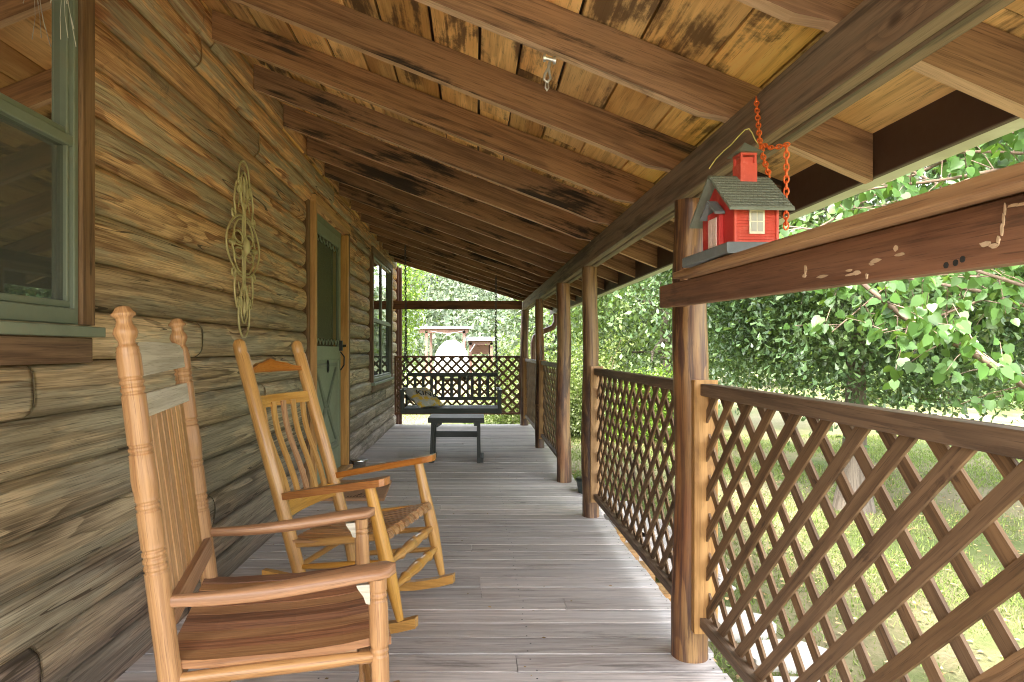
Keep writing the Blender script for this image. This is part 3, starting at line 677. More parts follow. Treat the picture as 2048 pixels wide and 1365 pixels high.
build('slats', lattice(-1.29, .735, .19, 1.11, P, N, 1, off=.09), M['lattice'], t_)
for a, b, c_, g_ in (((-1.30, 10.325, 1.09), (.74, 10.36, 1.12), 0, 'x'), ((-1.30, 10.325, .17), (.74, 10.36, .205), 0, 'x')): m_ = MB(); m_.box(a, b, g_); build('rail', m_, M['darkbeam'], t_)
for xx in (-1.30, .71): m_ = MB(); m_.box((xx, 10.32, .207), (xx + .03, 10.363, 1.088), 'z'); build('upright', m_, M['darkbeam'], t_)

# ================================================================== ROCKING CHAIRS
def turned(mb, p, q, r, kind='plain', n=16):
    p, q = V(p), V(q); prof = {
        'plain': [(0, .82), (.1, 1), (.5, 1.03), (.9, 1), (1, .85)],
        'leg': [(0, .55), (.05, .62), (.2, .85), (.42, 1.08), (.6, 1.0), (.85, .86), (1, .8)],
        'spindle': [(0, .5), (.1, .55), (.2, .7), (.24, 1.05), (.27, .8), (.3, .75), (.42, 1), (.5, 1.04), (.505, .95), (.515, 1.04), (.58, 1), (.70, .75), (.73, .8), (.76, 1.05), (.8, .7), (.9, .55), (1, .5)],
        'rung': [(0, .8), (.3, 1), (.7, 1), (1, .8)]}[kind]
    return mb.tube([p + (q - p) * a for a, _ in prof], [r * b for _, b in prof], n)
def paddle(mb, pts_w, z_of, th, n=18):
    """flat arm: outline from (x, centre y, half width)"""
    top = [(x, c + h_) for x, c, h_ in pts_w]; bot = [(x, c - h_) for x, c, h_ in reversed(pts_w)]
    out = [V((x, y_, z_of(x))) for x, y_ in top + bot]
    mb.poly(out, (0, 0, th), (1, 0, 0))

# --- golden chair, tipped back on its rockers (second from the viewer)
ang = R(-15.06); HW = .305; HK = .255; S_ = .945
c_, s_ = math.cos(ang), math.sin(ang)
cx_ = -.33 - (c_ * .23 - s_ * -HW); cyy = 2.73 - (s_ * .23 + c_ * -HW)
chB = thing('rocking_chair', 'golden honey coloured rocking chair tipped back, with plain rounded posts and wavy crest', 'chair', (cx_ * S_, cyy * S_, 0), ang, 'wooden rocking chairs on the porch')
def PB(x, y, z): return V((x * S_, y * S_, z * S_ + .066))
for sg in (-1, 1):
    y = sg * HW
    m_ = MB(); m_.tube([PB(a_, sg * HK, b_) for a_, b_ in ((-.235, -.02), (-.27, .2), (-.42, .70), (-.565, 1.175), (-.571, 1.185), (-.575, 1.20), (-.584, 1.235), (-.589, 1.25), (-.591, 1.254))],
                       [.024, .029, .031, .030, .0265, .029, .027, .017, .004], 18); build('back_post', m_, M['honey'], chB, local=True)
    m_ = MB(); turned(m_, PB(.235, sg * (HK + .035), .045), PB(.10, y, .615), .029, 'leg', 16); build('front_leg', m_, M['honey'], chB, local=True)
    m_ = MB(); zf = lambda x: (.513 + (x / S_ + .38) * .205) * S_ + .066
    pw = [(-.375, .012), (-.33, .020), (-.22, .026), (-.05, .030), (.08, .040), (.135, .046), (.165, .044), (.185, .032), (.19, .012)]
    paddle(m_, [(x * S_, sg * (HK + (HW - HK) * (x + .375) / .5) * S_, h_ * S_) for x, h_ in pw], zf, .030); build('armrest', m_, M['honeydark'], chB, local=True)
    y = sg * (HK + .02); m_ = MB(); cv = [(-.80, -.035), (-.65, -.050), (-.45, -.056), (-.25, -.052), (-.05, -.038), (.1, -.016), (.22, .012), (.305, .040)]
    up = [PB(x, y - .02, z + .022) for x, z in cv]; dn = [PB(x, y - .02, z - .022) for x, z in reversed(cv)]
    m_.poly(up + dn, (0, .038, 0), (1, 0, 0)); build('rocker', m_, M['honey'], chB, local=True)
    for (xa, za, xb, zb2, rr) in ((-.31, .315, .16, .395, .017), (-.285, .215, .185, .285, .013), (-.262, .12, .21, .18, .013)):
        m_ = MB(); turned(m_, PB(xa, sg * HK, za), PB(xb, y, zb2), rr, 'rung', 10); build('side_rung', m_, M['honey'], chB, local=True)
for za, xx in ((.285, .182), (.18, .206)):
    m_ = MB(); turned(m_, PB(xx, -HW + .012, za), PB(xx, HW - .012, za), .024, 'spindle', 14); build('front_rung', m_, M['honey'], chB, local=True)
m_ = MB(); turned(m_, PB(-.27, -HK, .22), PB(-.27, HK, .22), .014, 'rung', 10); build('rear_rung', m_, M['honey'], chB, local=True)
for xx, zz in ((.155, .392), (-.30, .318)):
    m_ = MB(); turned(m_, PB(xx, -(HW if xx > 0 else HK), zz), PB(xx, (HW if xx > 0 else HK), zz), .017, 'rung', 10); build('seat_rail', m_, M['honey'], chB, local=True)
bx = lambda z: -.27 - .31 * (z - .2) / 1.03
def curved_rail(z0, z1, sag, wave, th=.02):
    m_ = MB(); nn = 12; f_ = []
    for i in range(nn + 1):
        t_ = -1 + 2 * i / nn; yy = t_ * (HK - .012); xo = sag * (1 - t_ * t_); zt = z1 + wave * (math.cos(t_ * math.pi * 1.0) * .5 + .5) * (1 - .25 * abs(math.sin(t_ * math.pi * 2)))
        f_.append((yy, xo, zt))
    rows_ = []
    for yy, xo, zt in f_:
        a = bx(z0) - xo; b = bx(zt) - xo
        rows_.append([PB(a + th / 2, yy, z0), PB(b + th / 2, yy, zt), PB(b - th / 2, yy, zt), PB(a - th / 2, yy, z0), PB(a + th / 2, yy, z0)])
    ru, rv = random.random() * 30, random.random() * 30; b0 = [p for r_ in rows_ for p in r_]; fs, us = [], []
    for j in range(nn):
        for i in range(4):
            fs.append([j * 5 + i, j * 5 + i + 1, (j + 1) * 5 + i + 1, (j + 1) * 5 + i]); vv = (0, .06, .08, .14, .16)
            us.append([(ru + f_[j][0], rv + vv[i]), (ru + f_[j][0], rv + vv[i + 1]), (ru + f_[j + 1][0], rv + vv[i + 1]), (ru + f_[j + 1][0], rv + vv[i])])
    m_.add(b0, fs, us); return m_
build('crest_rail', curved_rail(1.095, 1.118, .03, .042), M['honeydark'], chB, local=True)
build('upper_rail', curved_rail(.93, .985, .03, 0), M['honey'], chB, local=True)
build('lower_rail', curved_rail(.435, .50, .02, 0, .022), M['honey'], chB, local=True)
for k in range(5):
    yy = -.168 + .084 * k; m_ = MB(); prev = None; pts = []
    for j in range(13):
        t_ = j / 12; z = .48 + (.95 - .48) * t_; pts.append((bx(z) - .012 - .010 * math.sin(t_ * math.pi * 1.0) + .009 * math.sin(t_ * math.pi * 2), yy * (1 + .08 * t_), z))
    up = [PB(x + .006, yy_ - .018, z) for x, yy_, z in pts]; dn = [PB(x - .006, yy_ - .018, z) for x, yy_, z in reversed(pts)]
    m_.poly(up + dn, (0, .034 * S_, 0), (-.3, 0, .95)); build('back_slat', m_, M['honeyseat'] if k == 2 else M['honey'], chB, local=True)
for k in range(9):
    yy = -.255 + .0638 * k; kk = .84; pts = []
    for j in range(13):
        t_ = j / 12; x = -.31 + .475 * t_; z = .335 + .078 * t_ - .020 * math.sin(math.pi * t_)
        pts.append((x, z))
    pts += [(.178, .402), (.183, .385)]
    up = [PB(x, yy - .022, z + .008) for x, z in pts]; dn = [PB(x, yy - .022, z - .002) for x, z in reversed(pts)]
    m_ = MB(); m_.poly(up + dn, (0, .046 * S_, 0), (1, 0, 0)); build('seat_slat', m_, M['honeyseat'], chB, local=True)

# --- reddish chair nearest the viewer
ang = R(14); HW = .2885; c_, s_ = math.cos(ang), math.sin(ang)
cx_ = -.241 - (c_ * .20 + s_ * HW); cyy = 1.58 - (s_ * .20 - c_ * HW)
chA = thing('rocking_chair', 'reddish oak rocking chair nearest the viewer, with turned posts, urn finials and slatted seat', 'chair', (cx_, cyy, 0), ang, 'wooden rocking chairs on the porch')
def xa_(z): return -.368 - (z - 1.276) * .117
def ringed(z0, z1, r0, r1, rings):
    pr = []; z = z0
    while z < z1: pr.append(z); z += .012
    pr.append(z1); out = []
    for z in pr:
        t_ = (z - z0) / (z1 - z0); r = r0 + (r1 - r0) * t_
        out.append((z, r))
    for zc in rings:
        out = [(z, r) for z, r in out if abs(z - zc) > .0075]
        b = r0 + (r1 - r0) * (zc - z0) / (z1 - z0)
        out += [(zc - .0065, b), (zc - .0045, b * 1.02), (zc - .003, b * .9), (zc + .003, b * .9), (zc + .0045, b * 1.02), (zc + .0065, b)]
    return sorted(out)
for sg in (-1, 1):
    y = sg * HW
    rings = [.36, .378, .70, .716, .732, .748, .84, .856, .97, .985, 1.105, 1.121, 1.137]
    if sg > 0: rings = [r + .0 for r in rings]
    pr = ringed(.045, 1.19, .026, .026, rings)
    pr = [(z, r * (1 + .10 * math.exp(-((z - .905) / .035) ** 2) - .05 * math.exp(-((z - .87) / .02) ** 2))) for z, r in pr]
    pr += [(1.195, .024), (1.199, .0255), (1.203, .023), (1.207, .0245), (1.211, .020), (1.216, .0175), (1.222, .018), (1.230, .023), (1.240, .0265), (1.250, .024), (1.258, .0185), (1.268, .0165), (1.275, .019), (1.279, .0255), (1.284, .026), (1.287, .022), (1.291, .019), (1.298, .015), (1.301, .006)]
    m_ = MB(); m_.tube([V((xa_(z), y, z)) for z, r in pr], [r for z, r in pr], 22); build('back_post', m_, M['oak'], chA, local=True)
    pr = ringed(.05, .64, .023, .0225, [.30, .318, .336, .455, .47, .59, .606])
    m_ = MB(); m_.tube([V((.20 + (.64 - z) * .03, y, z)) for z, r in pr], [r * (1.06 if .48 < z < .58 else 1) for z, r in pr], 20); build('front_leg', m_, M['oak'], chA, local=True)
    m_ = MB(); nn = 26; rows_ = []
    for i in range(nn + 1):
        t_ = i / nn; x = -.285 + .53 * t_
        hw_ = .012 + .034 * (t_ ** 1.3); 
        if t_ > .93: hw_ *= math.sqrt(max(0.0, 1 - ((t_ - .93) / .07) ** 2)) * .98 + .02
        ht = .0125 + (.004 * math.sin(t_ * 3)); zc = .632 + .012 * math.sin(t_ * math.pi * 1.2 + 3.6) + .018 * t_
        rows_.append([V((x, y + hw_ * math.copysign(abs(math.cos(a)) ** .55, math.cos(a)), zc + ht * math.copysign(abs(math.sin(a)) ** .7, math.sin(a)))) for a in [k * math.pi / 10 for k in range(21)]])
    ru, rv = random.random() * 30, random.random() * 30; fs, us = [], []
    for j in range(nn):
        for i in range(20):
            fs.append([j * 21 + i, j * 21 + i + 1, (j + 1) * 21 + i + 1, (j + 1) * 21 + i])
            us.append([(ru + j * .02, rv + i * .008), (ru + j * .02, rv + (i + 1) * .008), (ru + (j + 1) * .02, rv + (i + 1) * .008), (ru + (j + 1) * .02, rv + i * .008)])
    m_.add([p for r_ in rows_ for p in r_], fs, us, True); 
    m_.add(rows_[0][:20], [list(range(20))], [[(0, 0)] * 20]); m_.add(rows_[-1][:20], [list(range(20))], [[(0, 0)] * 20])
    build('armrest', m_, M['oakdark2'], chA, local=True)
    br = [V((.180, y - .01, .628)), V((.148, y - .01, .628)), V((.150, y - .01, .622)), V((.155, y - .01, .614)), V((.165, y - .01, .60)), V((.171, y - .01, .582)), V((.182, y - .01, .578))]
    m_ = MB(); m_.poly(br, (0, .02, 0), (1, 0, 0)); build('arm_bracket', m_, M['oakgrey'], chA, local=True)
    cv = [(-.55, .07), (-.40, .042), (-.2, .027), (0, .024), (.2, .034), (.33, .055)]
    m_ = MB(); m_.poly([V((x, y - .018, z + .02)) for x, z in cv] + [V((x, y - .018, z - .02)) for x, z in reversed(cv)], (0, .036, 0), (1, 0, 0)); build('rocker', m_, M['oak'], chA, local=True)
    for z, r in ((.445, .0165), (.36, .0135), (.20, .0135)):
        m_ = MB(); turned(m_, (xa_(z), y, z), (.205, y, z + .002), r, 'rung', 12); build('side_rung', m_, M['oak'], chA, local=True)
for z in (.20, .33): m_ = MB(); turned(m_, (.21, -HW, z), (.21, HW, z), .017, 'spindle', 12); build('front_rung', m_, M['oak'], chA, local=True)
def flat_rail(z0, z1, mat, name, arch=0, xo=0):
    m_ = MB(); pts = []
    top = [(-HW + .02, z1 - arch), (-HW + .05, z1 - arch * .1), (-HW + .10, z1), (HW - .12, z1), (HW - .06, z1 - arch * .3), (HW - .02, z1 - arch)]
    bot = [(HW - .02, z0 + (.01 if arch else 0)), (-HW + .02, z0)]
    f_ = [V((xa_(z) + .012 + xo, yy, z)) for yy, z in top + bot]
    m_.poly(f_, (-.02, 0, -.002), (0, 1, 0)); return build(name, m_, mat, chA, local=True)
flat_rail(1.140, 1.222, M['oakgrey'], 'crest_rail', .02); flat_rail(1.045, 1.10, M['oakgrey'], 'upper_rail'); flat_rail(.565, .615, M['oakdark2'], 'lower_rail', 0, .012)
for k in range(8):
    yy = -.232 + .0575 * k; m_ = MB(); m_.beam((xa_(.585), yy + .025, .585), (xa_(1.065) - .004, yy + .025, 1.065), .052, .012, (1, 0, 0), .006); build('back_slat', m_, M['oakslat'], chA, local=True)
for k in range(10):
    yy = -.2835 + .0567 * k + .028; dpt = .008 * math.sin(math.pi * (k + .5) / 10)
    m_ = MB(); pts = [(-.285, .478), (-.2, .470), (0, .466), (.12, .472), (.20, .482), (.235, .478)]
    m_.poly([V((x, yy - .0275, z + .012 - dpt)) for x, z in pts] + [V((x, yy - .0275, z - .008 - dpt)) for x, z in reversed(pts)], (0, .055, 0), (1, 0, 0)); build('seat_slat', m_, M['oakmid'] if k in (0, 2, 5, 8) else M['oakdark'], chA, local=True)
for xx in (-.26, .17): m_ = MB(); m_.beam((xx, -HW, .445), (xx, HW, .445), .03, .03, (0, 0, 1)); build('seat_rail', m_, M['oak'], chA, local=True)

# ================================================================== small table, swing, pillow
tb = thing('side_table', 'small low dark table with a grey weathered plank top in front of the swing', 'table', (-.2, 7.05, 0), R(-1.0))
m_ = MB()
for k in range(4): m_.box((-.30, -.21 + .107 * k, .455), (.30, -.21 + .107 * k + .104, .484), 'x', .003)
build('tabletop', m_, M['tabletop'], tb, local=True)
m_ = MB(); m_.box((-.302, -.222, .43), (.302, -.212, .483), 'x'); m_.box((-.27, -.2, .40), (-.225, .2, .454), 'y'); m_.box((.19, -.2, .395), (.26, .2, .454), 'y'); build('apron', m_, M['table'], tb, local=True)
for sx in (-1, 1):
    for yb, yt in ((-.17, -.16), (.15, .14)):
        m_ = MB(); m_.beam((sx * .255 - .012, yb, 0), (sx * .245 - .005, yt, .428), .035, .075, (0, 1, 0)); build('leg', m_, M['table'], tb, local=True)
m_ = MB(); m_.box((-.232, -.02, .25), (.222, .02, .315), 'x'); build('stretcher', m_, M['table'], tb, local=True)
m_ = MB()
for yy in (-.14, .11):
    m_ = MB(); m_.poly([V((-.228, yy, .428)), V((-.15, yy, .428)), V((-.16, yy, .40)), V((-.20, yy, .375)), V((-.228, yy, .372))], (0, .03, 0)); build('bracket', m_, M['table'], tb, local=True)
for sx in (-1, 1):
    m_ = MB(); m_.box((sx * .255 - .03 + .01 * sx, -.19, 0), (sx * .255 + .03 + .01 * sx, .19, .05), 'y'); build('foot', m_, M['table'], tb, local=True)

sw = thing('porch_swing', 'dark green porch swing with slatted back hung on chains from the rafters', 'swing', (-.29, 8.05, .43))
m_ = MB(); m_.box((-.91, 7.86, .43), (.33, 7.895, .492), 'x'); m_.box((-.91, 8.33, .43), (.33, 8.365, .49), 'x')
for xx in (-.90, -.3, .29): m_.box((xx, 7.896, .435), (xx + .03, 8.329, .475), 'y')
build('seat_frame', m_, M['swing'], sw)
m_ = MB()
for k in range(6): m_.box((-.87, 7.90 + .072 * k, .478), (.29, 7.90 + .072 * k + .06, .494), 'x')
build('seat_slats', m_, M['swing'], sw)
m_ = MB(); m_.box((-.885, 8.37, .862), (.28, 8.40, .912), 'x'); m_.box((-.885, 8.34, .555), (.28, 8.37, .60), 'x')
for xx in (-.885, .262): m_.beam((xx, 8.34, .45), (xx, 8.385, .90), .018, .03, (0, 1, 0))
build('back_frame', m_, M['swing'], sw)
for px in (365, 485, 608, 668, 775, 900, 1015, 1138, 1200, 1310, 1430):
    xx = ((780 + px / 7.31) - 950) / 1280 * 8.36; wd = .040 if px not in (668, 1138) else .026
    m_ = MB(); m_.beam((xx, 8.352, .58), (xx, 8.384, .875), wd, .014, (0, 1, 0)); build('back_slat', m_, M['swing'], sw)
for xx in (-.895, .30):
    m_ = MB(); m_.box((xx - .02, 7.84, .43), (xx + .025, 7.885, .70), 'z'); m_.box((xx - .03, 7.83, .70), (xx + .035, 8.36, .722), 'y'); m_.box((xx - .01, 8.3, .49), (xx + .02, 8.34, .70), 'z'); build('armrest', m_, M['swing'], sw)
def chain_mesh(mb, pts, link, r, n=5, seg=8):
    pts = [V(p) for p in pts]; L = [0]
    for a, b in zip(pts, pts[1:]): L.append(L[-1] + (b - a).length)
    step = link * .72; k = 0; s = 0
    def at(s):
        for i in range(len(pts) - 1):
            if s <= L[i + 1] or i == len(pts) - 2:
                t_ = (s - L[i]) / max(1e-6, L[i + 1] - L[i]); return pts[i].lerp(pts[i + 1], t_), (pts[i + 1] - pts[i]).normalized()
    while s < L[-1]:
        c, d = at(s + link / 2 if s + link / 2 < L[-1] else L[-1]); a = d.cross(V((.3, 1, .2))).normalized(); b = d.cross(a)
        sd_ = a if k % 2 else b
        mb.tube([c + d * math.sin(t_) * link * .5 + sd_ * math.cos(t_) * link * .27 for t_ in [i * 2 * math.pi / seg for i in range(seg)]], r, n, closed=True); s += step; k += 1
for xt, xb2 in ((-.872, -.885), (.262, .285)):
    m_ = MB(); zr = zraf(xt, 8.0); kn = V((xt, 8.08, 1.42)); chain_mesh(m_, [(xt, 8.0, zr), kn], .045, .0045, 4, 7)
    chain_mesh(m_, [kn, (xb2, 7.87, .71)], .045, .0045, 4, 7); chain_mesh(m_, [kn, (xb2, 8.37, .88)], .045, .0045, 4, 7); build('chain', m_, M['chain'], sw)

# pillow
C0 = V((-.655, 8.05, .615)); U_ = V((.29, .30, 0)); W_ = V((.25, -.22, -.215)); N_ = U_.cross(-W_).normalized()
if N_.y > 0: N_ = -N_
m_ = MB(); nn = 14
for sg in (1, -1):
    rows_ = []
    for j in range(nn + 1):
        r_ = []
        for i in range(nn + 1):
            a, b = -1 + 2 * i / nn, -1 + 2 * j / nn; h_ = max(0, (1 - a * a) * (1 - b * b)) ** .45 * .07
            pin = 1 - .07 * (1 - abs(a * b)) * 1.0
            r_.append(C0 + U_ * a * .5 * (1 - .06 * (1 - b * b)) + W_ * b * .5 * (1 - .06 * (1 - a * a)) + N_ * sg * (h_ + .004 * math.sin(a * 5 + b * 3)))
        rows_.append(r_)
    m_.grid(rows_, True, 1.0)
t = NT('yellow and grey pillow cloth'); tc = t.n('ShaderNodeTexCoord')
nz = t.noise(tc.outputs['Object'], 7, 3, .6, .8); col = t.mix(t.ramp(nz, .46, .54), (.40, .42, .38), (.62, .42, .04)); col = t.mix(t.ramp(t.noise(tc.outputs['Object'], 15, 3, .6), .5, .65), col, (.55, .54, .48))
t.bsdf(col, .9, 0, t.noise(tc.outputs['Object'], 220, 2, .5), .2, .002); M['pillow'] = t.m
pl = tag(build('pillow', m_, M['pillow'], at=tuple(C0)), 'yellow and grey throw pillow with dark lettering on the porch swing', 'pillow')
fc = bpy.data.curves.new('lettering', 'FONT'); fc.body = 'KIND'; fc.size = .135; fc.align_x = 'CENTER'; fc.align_y = 'CENTER'; fc.extrude = .002; fc.shear = .2; fc.materials.append(M['matink'])
ft = bpy.data.objects.new('lettering_text', fc); COL.objects.link(ft); bpy.context.view_layer.update()
fo = bpy.data.objects.new('lettering', bpy.data.meshes.new_from_object(ft)); COL.objects.link(fo); bpy.data.objects.remove(ft); fo.parent = pl
xd = (U_ + W_ * .35).normalized(); zd = N_; yd = zd.cross(xd).normalized()
if yd.z < 0: pass
fo.matrix_local = Matrix.Translation(N_ * .072 + W_ * .06 + U_ * .03) @ Matrix(((xd.x, yd.x, zd.x, 0), (xd.y, yd.y, zd.y, 0), (xd.z, yd.z, zd.z, 0), (0, 0, 0, 1)))

# ================================================================== wall cross
wc = MB(); CY, CZ, XC = 3.523, 1.772, XW + .028
def wp(a, b, o=0): return V((XC + o, CY + a, CZ + b))
def curve(f, n, r=.0058, o=0, closed=False): wc.tube([wp(*f(i / (n if closed else n - 1)), o) for i in range(n)], r, 6, closed=closed)
pi = math.pi
for sg, L1, L2 in ((1, .47, .41), (-1, .497, .42)):
    curve(lambda t_: (.095 * math.sin(t_ * 2 * pi) * (math.sin(t_ * pi) ** .5), sg * (.20 + (L1 - .20) * (1 - math.cos(t_ * 2 * pi)) / 2)), 44)
    curve(lambda t_: (.058 * math.sin(t_ * 2 * pi) * (math.sin(t_ * pi) ** .6), sg * (.19 + (L2 - .19) * (1 - math.cos(t_ * 2 * pi)) / 2)), 40)
    for aa in (-.022, 0, .022): wc.tube([wp(aa, sg * .02), wp(aa * .9, sg * .15), wp(aa * .4, sg * .24)], .0048, 6)
    wc.tube([wp(0, sg * .24), wp(0, sg * .30), wp(0, sg * .315), wp(0, sg * .335), wp(0, sg * .35), wp(0, sg * .37), wp(0, sg * .39)], [.004, .005, .014, .008, .013, .007, .001], 8)
    for sd2 in (-1, 1):
        def scroll(t_, sd2=sd2, sg=sg):      # S bar with a curl at each end
            if t_ < .35: a = (1 - t_ / .35) * 2.6 * pi; r = .012 + .030 * (t_ / .35); return (sd2 * (.115 - .0 + r * math.cos(a) - .035), sg * (.305 + r * math.sin(a)))
            if t_ < .7: q = (t_ - .35) / .35; return (sd2 * (.122 + .018 * math.sin(q * pi)), sg * (.305 - .145 * q))
            q = (t_ - .7) / .3; a = q * 2.4 * pi; r = .030 * (1 - q * .7); return (sd2 * (.122 + .03 - r * math.cos(a)), sg * (.16 - r * math.sin(a)))
        curve(scroll, 60)
        curve(lambda t_, sd2=sd2, sg=sg: (sd2 * (.04 + .10 * math.sin(t_ * pi) + .02 * math.sin(t_ * 2 * pi)), sg * (.015 + .13 * t_ - .02 * math.sin(t_ * 2 * pi))), 26)
        curve(lambda t_, sd2=sd2, sg=sg: (sd2 * (.055 + .028 * math.cos(t_ * 1.5 * pi)), sg * (.20 + .17 * t_)), 20, .0035)
for sd2 in (-1, 1):
    curve(lambda t_, sd2=sd2: (sd2 * (.03 + .22 * math.sin(t_ * pi) ** .8), .165 * math.cos(t_ * pi) * (1 - .25 * math.sin(t_ * pi))), 34)
    curve(lambda t_, sd2=sd2: (sd2 * (.085 + .085 * math.cos(t_ * 2 * pi)), .075 * math.sin(t_ * 2 * pi)), 24, closed=True)
    wc.tube([wp(0, 0), wp(sd2 * .14, 0)], .0045, 6); wc.tube([wp(sd2 * .13, 0), wp(sd2 * .155, 0), wp(sd2 * .17, 0), wp(sd2 * .19, 0), wp(sd2 * .215, 0)], [.005, .016, .009, .015, .002], 8)
wc.tube([wp(0, -.05, .01), wp(0, -.03, .012), wp(0, 0, .014), wp(0, .03, .012), wp(0, .05, .01)], [.004, .018, .021, .018, .004], 10)
tag(build('wall_cross', wc, M['brass'], at=(XC, CY, CZ)), 'large gilt scrollwork wire cross hung on the log wall', 'wall decoration')

# ================================================================== mat, bowl, tub
m_ = MB(); m_.poly([V((-1.24, 5.10, .001)), V((-.725, 5.10, .001)), V((-.76, 5.83, .001)), V((-1.25, 5.83, .001))], (0, 0, .022), (0, 1, 0))
dm = tag(build('doormat', m_, M['mat'], at=(-1, 5.45, 0)), 'brown coir doormat on the deck in front of the screen door', 'doormat')
m_ = MB()
for k in range(7): m_.beam((-1.03 + .025 * k, 5.16, .0245), (-1.02 + .025 * k, 5.175 + .01 * (k % 3), .0245), .006, .002)
m_.beam((-.96, 5.2, .0245), (-.93, 5.29, .0245), .006, .002); m_.beam((-.945, 5.24, .0245), (-.91, 5.25, .0245), .006, .002); build('printed_mark', m_, M['matink'], dm)
m_ = MB(); m_.tube([(-1.20, 6.62, z) for z in (.001, .003, .035, .062, .068, .070, .067, .060, .030, .008, .008)], [.062, .068, .074, .082, .094, .092, .084, .079, .070, .060, .001], 28)
tag(build('dog_bowl', m_, M['steel'], at=(-1.20, 6.62, 0)), 'stainless steel pet bowl on the deck beside the screen door', 'bowl')
m_ = MB(); m_.tube([(.97, 5.42, z) for z in (-.035, -.03, .03, .10, .112, .118, .110, .0, -.02)], [.085, .09, .10, .112, .122, .118, .108, .09, .001], 24)
tag(build('planter_tub', m_, M['bucket'], at=(.97, 5.42, -.03)), 'black plastic tub just outside the deck opening behind the lone post', 'tub')

# ================================================================== shelf, birdhouse, chain, hook
def shx(d): return .5875 + .03166 * d
def shz(d): return 1.2 + .1765 + (.23 - .1765) * (d - .711) / 1.579
sh = thing('hanging_shelf', 'dark brown board shelf running past the near post with the birdhouse on it', 'shelf', (.63, 1.2, 1.3))
m_ = MB(); hh = .0765; m_.beam((shx(2.29) + .019, 2.29, shz(2.29) - hh / 2), (shx(-.3) + .019, -.3, shz(-.3) - hh / 2), .038, hh, (0, 0, 1), .003)
bm_ = build('beam', m_, M['darkbeam'], sh)
m_ = MB(); m_.beam((shx(1.96) - .043 + .075, 1.96, shz(1.96) + .011), (shx(-.3) - .043 + .075, -.3, shz(-.3) + .011), .15, .02, (0, 0, 1), .002); build('plank', m_, M['planktan'], sh)
m_ = MB()
m_.beam((shx(2.2) + .038, 2.27, shz(2.2) - .04), (.80, 2.47, shz(2.2) - .04), .035, .035); build('bracket', m_, M['darkbeam'], sh)
for px, py, a, b in ((1612, 540, 5, 20), (1610, 552, 9, 7), (1646, 553, 22, 6), (1700, 541, 12, 5), (1715, 546, 14, 8), (1706, 549, 26, 5), (1735, 553, 5, 10), (1752, 522, 20, 9), (1745, 528, 10, 6), (1793, 497, 7, 12), (1802, 509, 22, 6), (1972, 489, 22, 10), (1990, 492, 18, 9), (1999, 480, 7, 14), (2006, 462, 5, 24), (2009, 440, 4, 24), (2012, 418, 5, 22), (2028, 411, 22, 6), (2046, 409, 22, 6)):
    d = .5875 / ((px - 950) / 1280 - .03166); s = 1280 / d; cpt = V((shx(d), d, 1.2 + (702 - py) / s)); ys_ = a / s * 1.9 * d / 1.6; zs_ = b / s * .6
    rg = [cpt + V((-.0005, math.cos(t_ * pi / 5) * ys_ * random.uniform(.55, 1.1) * .8, math.sin(t_ * pi / 5) * zs_ * random.uniform(.7, 1.1))) for t_ in range(10)]
    m_ = MB(); m_.poly(rg, (-.0014, 0, 0), (0, 1, 0)); build('mud_spot', m_, M['mud'], bm_)
m_ = MB()
for px, py in ((1893, 531), (1912, 526), (1926, 519)):
    d = .5875 / ((px - 950) / 1280 - .03166); s = 1280 / d; m_.tube([(shx(d) - .0012, d, 1.2 + (702 - py) / s), (shx(d) + .003, d, 1.2 + (702 - py) / s)], .0042, 10)
build('bolt_hole', m_, M['rubber'], bm_)

bh = thing('birdhouse', 'red schoolhouse birdhouse with grey green roof and little cupola on the shelf', 'birdhouse', (.615, 1.522, 1.2 + .228), R(4))
LX, LY, WH, RH = .110, .172, .128, .205      # from the base plate's underside
B0 = .030
m_ = MB(); m_.box((-.020, -.008, .003), (LX + .012, LY + .09, B0), 'y', .003); build('base', m_, M['slate'], bh, local=True)
# walls as a five-sided solid with clapboards on the long front wall
m_ = MB(); m_.poly([V((0, .002, B0)), V((0, LY, B0)), V((0, LY, WH)), V((0, LY / 2, RH - .008)), V((0, .002, WH))], (LX, 0, 0), (0, 1, 0)); wl = build('wall', m_, M['red'], bh, local=True)
m_ = MB()
for k in range(13): z = B0 + .0075 * k; m_.poly([V((.004, .002, z)), V((.004, -.0016, z)), V((.004, .001, z + .0075)), V((.004, .002, z + .0075))], (LX - .008, 0, 0), (1, 0, 0))
for xx in (0, LX - .007): m_.box((xx, -.004, B0), (xx + .007, .003, WH), 'z', .001)
for k in range(16):
    z = B0 + .0105 * k; h_ = LY / 2 if z < WH else max(.004, (RH - z) / (RH - WH) * LY / 2)
build('clapboard', m_, M['redlit'], wl, local=True)
m_ = MB(); m_.box((.036, -.006, .050), (.074, -.0018, .108), 'z', .001); wf = build('window', m_, M['cream'], bh, local=True)
m_ = MB()
for ix in range(2):
    for iz in range(2): m_.box((.0405 + .0155 * ix, -.0068, .0555 + .025 * iz), (.0535 + .0155 * ix, -.0058, .0775 + .025 * iz), 'z', .0005)
build('pane', m_, M['pane'], wf, local=True)
m_ = MB(); m_.box((-.012, .050, B0), (0, .118, .118), 'z', .002); build('porch_box', m_, M['red'], bh, local=True)
m_ = MB()
m_.poly([V((-.028, .040, .106)), V((-.028, .084, .140)), V((-.028, .128, .106)), V((-.028, .128, .112)), V((-.028, .084, .147)), V((-.028, .040, .112))], (.026, 0, 0), (1, 0, 0)); build('porch_roof', m_, M['slate'], bh, local=True)
m_ = MB(); m_.box((-.0145, .062, B0), (-.0122, .108, .102), 'z', .001)
